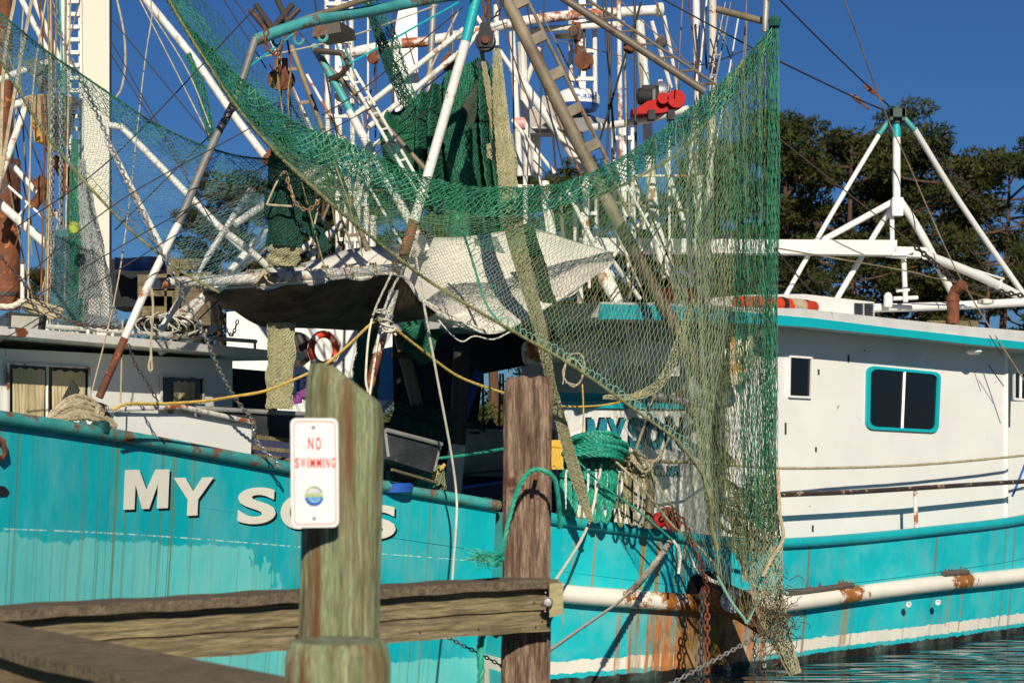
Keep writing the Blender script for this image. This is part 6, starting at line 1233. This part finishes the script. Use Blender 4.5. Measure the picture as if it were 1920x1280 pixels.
m = MB(); m.lathe([(.02, -.06), (.12, -.05), (.125, .0), (.12, .04), (.02, .06)], P(1238, 174, 21.4), (1, .25, 0), 28); m.tube(pc([(1226, 168, 21.3), (1226, 190, 21.3)]), .02, 8); m.tube(pc([(1234, 152, 21.4), (1242, 152, 21.4)]), .02, 8); obj('gearbox', m, mat('silver_casting', (.55, .55, .56), .35, .8), hw)
for x in (1221, 1258): m = MB(); m.box(P(x, 217, 21.2), .075, .16, .10); obj('clamp', m, GREYB, hw, False)
# small net hanks, dark strips under the booms at the top
for a, r_ in (([(520, 100), (527, 150), (525, 200)], 5), ([(536, 60), (545, 130), (540, 250)], 4)): wire(A, [(x, y, 16) for x, y in a], r_, RUST, name='hoisting_line')
chain([(500, 55, 15.5), (498, 85, 15.5), (512, 102, 15.5), (526, 98, 15.5), (528, 84, 15.5)], .07, RC, 'rusty chain looped round the left end of the teal boom')
chain([(942, 0, 17.6), (935, 25, 17.6), (922, 35, 17.6)], .06, DKC, 'dark chain beside the big pulley block at the top')
# ================================================================ DOCK: pilings, railings, sign
def piling(name, cx, d, wpx, ytop, slope, m_, lab, zb=-.5, rag=.012, squash=1, lean=0, sd=1, crack=.5):
    R = PX(wpx/2, d); n = 210; c = P(cx, ytop, d); H_ = c.z; mb = MB(); rows = 130; r = random.Random(sd); ph = [r.uniform(0, 6.3) for _ in range(12)]; am = [r.uniform(.2, 1) for _ in range(12)]
    for j in range(rows+1):
        f = j/rows
        for i in range(n):
            a = 2*math.pi*i/n; top = H_+slope(math.cos(a), math.sin(a)); z = zb+(top-zb)*f
            k = sum(am[q]*math.sin((q+3)*a+ph[q]+z*.35*(q % 3)) for q in range(12))/6
            ck = mnoise.noise(Vector((math.cos(a)*9+sd, math.sin(a)*9, z*1.1))); cf = mnoise.noise(Vector((math.cos(a)*26+sd, math.sin(a)*26, z*2.6))); cr = max(0, .10-abs(ck))*3.2*crack+cf*.35*crack
            rr = R*(1+rag*k*1.6+.02*math.sin(z*1.3)-cr*.12)*(1-.10*max(0, (f-.97)/.03)**2)
            mb.v.append((c.x+lean*(z-H_)+rr*math.cos(a), c.y+rr*math.sin(a)*squash, z))
    mb.f = [(j*n+i, j*n+(i+1) % n, (j+1)*n+(i+1) % n, (j+1)*n+i) for j in range(rows) for i in range(n)]
    o = len(mb.v); mb.v.append((c.x, c.y, sum(v[2] for v in mb.v[-n:])/n-.006)); mb.f += [(rows*n+i, rows*n+(i+1) % n, o) for i in range(n)]
    return tag(obj(name, mb, m_, base=(c.x, c.y, zb)), lab, 'piling')
pg = piling('dock_piling', 648, 7.0, 148, 716, lambda c, s: -.095*c+.02 if c > -.45 else .0627, PILEG, 'tall green weathered piling with slanted cut top carrying the no swimming sign', rag=.02, lean=.027, sd=3)
ps = piling('dock_piling', 633, 5.35, 194, 1200, lambda c, s: 0, PILEG, 'short thick sawn off green piling in front of the sign piling at the bottom edge', rag=.012, sd=5)
pb2 = piling('dock_piling', 990, 9.6, 88, 708, lambda c, s: .008*math.sin(c*7+s*3), PILEB, 'brown cracked piling with the green rope looped over its bolt', rag=.05, lean=.008, sd=8, crack=1.3)
pf = piling('dock_piling', 962, 10.6, 44, 1200, lambda c, s: 0, PILEB, 'thin dark piling low behind the brown piling under the railing', rag=.05, sd=9)
# bolt with the rope
m = MB(); m.tube(pc([(1006, 893, 9.52), (1005, 895, 9.3)]), .011, 8); m.tube(pc([(1006, 893, 9.34), (1003, 902, 9.33)]), .008, 8); tag(obj('eye_bolt', m, RUST), 'small dark hook bolt on the brown piling inside the green rope loop', 'bolt')
# railing between the pilings
rl = thing('dock_railing', P(500, 1200, 8.2), 'grey weathered plank railing running behind the sign piling to the brown piling', 'railing')
Z0 = 1.645
def xy(px, d): return V((px-960)/F*d, d, 0)
a0, b0 = xy(-420, 7.05), xy(1036, 9.42); dirn = (b0-a0).normalized(); nrm = V(-dirn.y, dirn.x, 0)
def board(z0, z1, off0, off1, a, b, parent, name, m_, sag=0):
    nseg = 40; mb = MB()
    for i in range(nseg+1):
        p = a.lerp(b, i/nseg); w1 = .003*math.sin(i*1.7)+.002*math.sin(i*.6)
        for zz, oo in ((z0, off0), (z0, off1), (z1, off1), (z1, off0)): mb.v.append(tuple(p+nrm*(oo+w1)+V(0, 0, zz+w1*.8)))
    for i in range(nseg):
        for k in range(4): mb.f.append((i*4+k, i*4+(k+1) % 4, i*4+4+(k+1) % 4, i*4+4+k))
    mb.f += [(3, 2, 1, 0), (nseg*4, nseg*4+1, nseg*4+2, nseg*4+3)]
    return mb
RW = mat('rail_wood', (.33, .26, .14), .85, col2=(.14, .11, .055), stretch=(1.3, 1.3, 30), vscale=2.6, con=.12, grain=3, bump=.5, bscale=3, rust=.1, rcol=(.05, .035, .02), rscale=2)
RC2 = mat('rail_cap_wood', (.24, .18, .11), .85, grain=3, col2=(.07, .05, .03), stretch=(1.5, 26, 26), vscale=1.5, bump=.5, bscale=3, rust=.12, rcol=(.04, .03, .02))
obj('cap_board', board(Z0, Z0+.042, -.04, .19, a0, b0, rl, '', RC2), RC2, rl, False)
obj('upper_plank', board(Z0-.105, Z0-.004, .02, .065, a0, b0, rl, '', RW), RW, rl, False)
obj('gap_shade_plank', board(Z0-.19, Z0-.012, .07, .10, a0, b0, rl, '', RC2), RC2, rl, False)  # added darker board, stands in for the shadow line between the planks
obj('lower_plank', board(Z0-.205, Z0-.112, .0, .042, a0, xy(1030, 9.41), rl, '', RW), RW, rl, False)
b1 = xy(970, 9.3); e1 = xy(1058, 9.42)
m = MB(); q = [P(1030, 1094, 9.28), P(1056, 1092, 9.30), P(1056, 1150, 9.30), P(1030, 1157, 9.28)]; m.slab(q, V(0, .09, 0)); obj('end_block', m, mat('new_wood', (.40, .34, .17), .8, col2=(.26, .22, .11), stretch=(6, 6, 20), vscale=1.5, bump=.4, bscale=4), rl, False)
m = MB(); m.lathe([(.005, .02), (.016, .018), (.024, .008), (.026, 0)], P(1027, 1128, 9.25), (0, -1, 0), 16); obj('bolt', m, GALV, rl)
m = MB(); m.lathe([(.003, .01), (.005, 0)], P(1023, 1110, 9.26), (0, -1, 0), 8); m.lathe([(.003, .01), (.005, 0)], P(1022, 1145, 9.26), (0, -1, 0), 8)
for x, y in ((790, 1168), (902, 1157), (1010, 1098), (1012, 1148)): m.lathe([(.002, .012), (.005, 0)], P(x, y, 9.1-(960-x)*.0017), (0, -1, 0), 8)
obj('nail', m, GALV, rl)
m = MB(); m.slab(pc([(905, 1182, 9.6), (965, 1166, 9.6), (965, 1178, 9.6), (930, 1196, 9.6)]), V(0, .1, 0)); obj('brace_block', m, RW, rl, False)
# nearer railing cap sloping through the lower left
r2 = thing('dock_railing', P(250, 1290, 5.8), 'nearer grey plank railing crossing the bottom left corner, with a brown plank below its cap', 'railing')
def cap(l, z, t, off, m_, name):
    mb = MB(); mb.slab([Vector((p.x, p.y, z)) for p in l], V(0, 0, t)); return obj(name, mb, m_, r2, False)
def g(px, py, z): d = (ZC-z)*F/(py-HY); return P(px, py, d)
zc_ = 1.655
RC3 = mat('near_cap_wood', (.26, .20, .115), .85, col2=(.12, .095, .05), stretch=(3, 14, 9), vscale=3, con=.12, grain=3, bump=.5, bscale=5, rust=.1, rcol=(.05, .04, .03))
A1, A2 = g(-60, 1153, zc_), g(560, 1272, zc_); B1, B2 = g(-60, 1198, zc_), g(320, 1292, zc_)
dv = (B2-B1).normalized(); B2 = B1+dv*3.0; A2 = A1+(A2-A1).normalized()*3.1
mb = MB(); N_ = 24
for i in range(N_+1):
    t = i/N_; p = A1.lerp(A2, t); q = B1.lerp(B2, t); w1 = .004*math.sin(i*.9)
    for pp, z in ((p, zc_), (q, zc_+w1), (q+V(-.004, .006, 0), zc_-.036+w1), (p, zc_-.036)): mb.v.append((pp.x, pp.y, z))
for i in range(N_):
    for k in range(4): mb.f.append((i*4+k, i*4+(k+1) % 4, i*4+4+(k+1) % 4, i*4+4+k))
mb.f += [(0, 1, 2, 3), (N_*4+3, N_*4+2, N_*4+1, N_*4)]
obj('cap_board', mb, RC3, r2, False)
nn = V(-dv.y, dv.x, 0); nn = nn if nn.y > 0 else -nn
mb = MB(); pa, pb_ = B1+nn*.05, B2+nn*.05
mb.slab([V(pa.x, pa.y, zc_-.045), V(pb_.x, pb_.y, zc_-.045), V(pb_.x, pb_.y, zc_-.18), V(pa.x, pa.y, zc_-.18)], nn*.04); obj('side_plank', mb, mat('brown_plank', (.30, .20, .09), .85, col2=(.16, .10, .045), stretch=(1.5, 4, 22), vscale=2, bump=.5, bscale=4), r2, False)
# brown deck board seen left of the short piling at the bottom
m = MB(); m.slab([g(150, 1262, 1.2), g(540, 1250, 1.2), g(540, 1300, 1.2), g(150, 1310, 1.2)], V(0, 0, -.04))
# sign
sg = thing('no_swimming_sign', P(588, 998, 6.78), 'white NO SWIMMING sign with red lettering and round emblem on the green piling', 'sign')
SX, SZ = V(.93, .37, 0).normalized(), V(0, 0, 1)
S0 = P(546, 989, 6.70); W_ = PX(86, 6.72)/SX.x; H_ = PX(205, 6.72)
SNN = V(SX.y, -SX.x, 0)
def sp_(x, y, o=0): return S0+SX*x*W_+SZ*(y*H_)+V(-.0035*y, 0, 0)+SNN*o
def rrect(ins, rad, n=8):
    out = []; asp = W_/H_
    for cx, cy, a0 in ((1, 1, 0), (0, 1, 90), (0, 0, 180), (1, 0, 270)):
        for k in range(n+1):
            a = math.radians(a0+90*k/n); x = (1-ins-rad if cx else ins+rad)+math.cos(a)*rad; y = (1-(ins+rad)*asp if cy else (ins+rad)*asp)+math.sin(a)*rad*asp; out.append((x, y))
    return out
r_ = rrect(0, .13); m = MB(); m.slab([sp_(x, y, 0) for x, y in r_], SNN*.003); obj('panel', m, SIGNW, sg, False)
ro, ri = rrect(.055, .10), rrect(.078, .085); m = MB(); n = len(ro); m.v = [tuple(sp_(x, y, .0045)) for x, y in ro+ri]; m.f = [(i, (i+1) % n, n+(i+1) % n, n+i) for i in range(n)]; obj('border', m, PINK, sg, False)
f_ = lambda x, y: sp_(x, y, .0045)
obj('lettering', letters([('N', .36, .47, .715, .825), ('O', .52, .63, .710, .825)]+text_row('SWIMMING', .085, .925, .545, .637, .42), f_, .022), REDLET, sg, False)
def disc(x, y, r, o, a0=0, a1=360, r2=0, n=40, sy=1.0):
    mb = MB(); k = W_/H_; pts = []
    for i in range(n+1):
        a = math.radians(a0+(a1-a0)*i/n); mb.v.append(tuple(sp_(x+math.cos(a)*r, y+math.sin(a)*r*k*sy, o)))
        mb.v.append(tuple(sp_(x+math.cos(a)*r2, y+math.sin(a)*r2*k*sy, o)))
    mb.f = [(2*i, 2*i+2, 2*i+3, 2*i+1) for i in range(n)]; return mb
ex, ey = .475, .29
em = obj('emblem', disc(ex, ey, .20, .0050), SIGNW, sg, False)
obj('green_ring', disc(ex, ey, .20, .0058, 20, 215, .165), LGREEN, em, False); obj('blue_arc', disc(ex+.01, ey+.01, .160, .0058, 20, 100, .125), mat('pale_blue_print', (.30, .50, .72), .5), em, False)
def seg_(y0, r, o):
    mb = MB(); k = W_/H_; pts = []
    a0 = math.degrees(math.asin(y0)); 
    for i in range(31):
        a = math.radians(180-a0+(180+2*a0)*i/30); pts.append(sp_(ex+math.cos(a)*r, ey+math.sin(a)*r*k, o))
    mb.add(pts, [tuple(range(31))]); return mb
obj('water_print', seg_(-.12, .20, .0064), BLUEL, em, False); obj('blue_print', disc(ex, ey, .20, .007, 195, 345, .15), BLUEP, em, False); obj('wave_print', disc(ex+.02, ey, .13, .0072, 200, 330, .115), mat('wave_white', (.45, .65, .85), .5), em, False)
m = MB(); k = W_/H_
for x, y, x2, y2 in ((ex-.17, ey-.03, ex+.19, ey+.02),): m.quad(f_(x, y), f_(x2, y), f_(x2, y2), f_(x, y2))
m.v = [tuple(Vector(v)+SNN*.0016) for v in m.v]; obj('grass_print', m, mat('grass_print', (.45, .52, .25), .5), em, False)
obj('emblem_lettering', letters(text_row('HUDSON', ex-.12, ex+.17, ey+.022, ey+.052, .2), lambda x, y: sp_(x, y, .0062), .02), GREYL, em, False)
m = MB()
for i in range(8): a = math.radians(i*45); c = (ex-.03, ey+.068); m.add([sp_(c[0]+math.cos(a+.3)*.012, c[1]+math.sin(a+.3)*.012*k, .006), sp_(c[0]+math.cos(a-.3)*.012, c[1]+math.sin(a-.3)*.012*k, .006), sp_(c[0]+math.cos(a)*.045, c[1]+math.sin(a)*.045*k, .006)], [(0, 1, 2)])
m.add([sp_(ex-.03+math.cos(a)*.016, ey+.068+math.sin(a)*.016*k, .006) for a in [i*.524 for i in range(12)]], [tuple(range(12))]); obj('sun_print', m, mat('sun_print', (.75, .55, .15), .5), em, False)
for y in (.915, .085): m = MB(); m.lathe([(.001, .004), (.006, .003), (.0075, 0)], sp_(.475, y, .003), SNN, 12); obj('screw', m, GALV, sg)
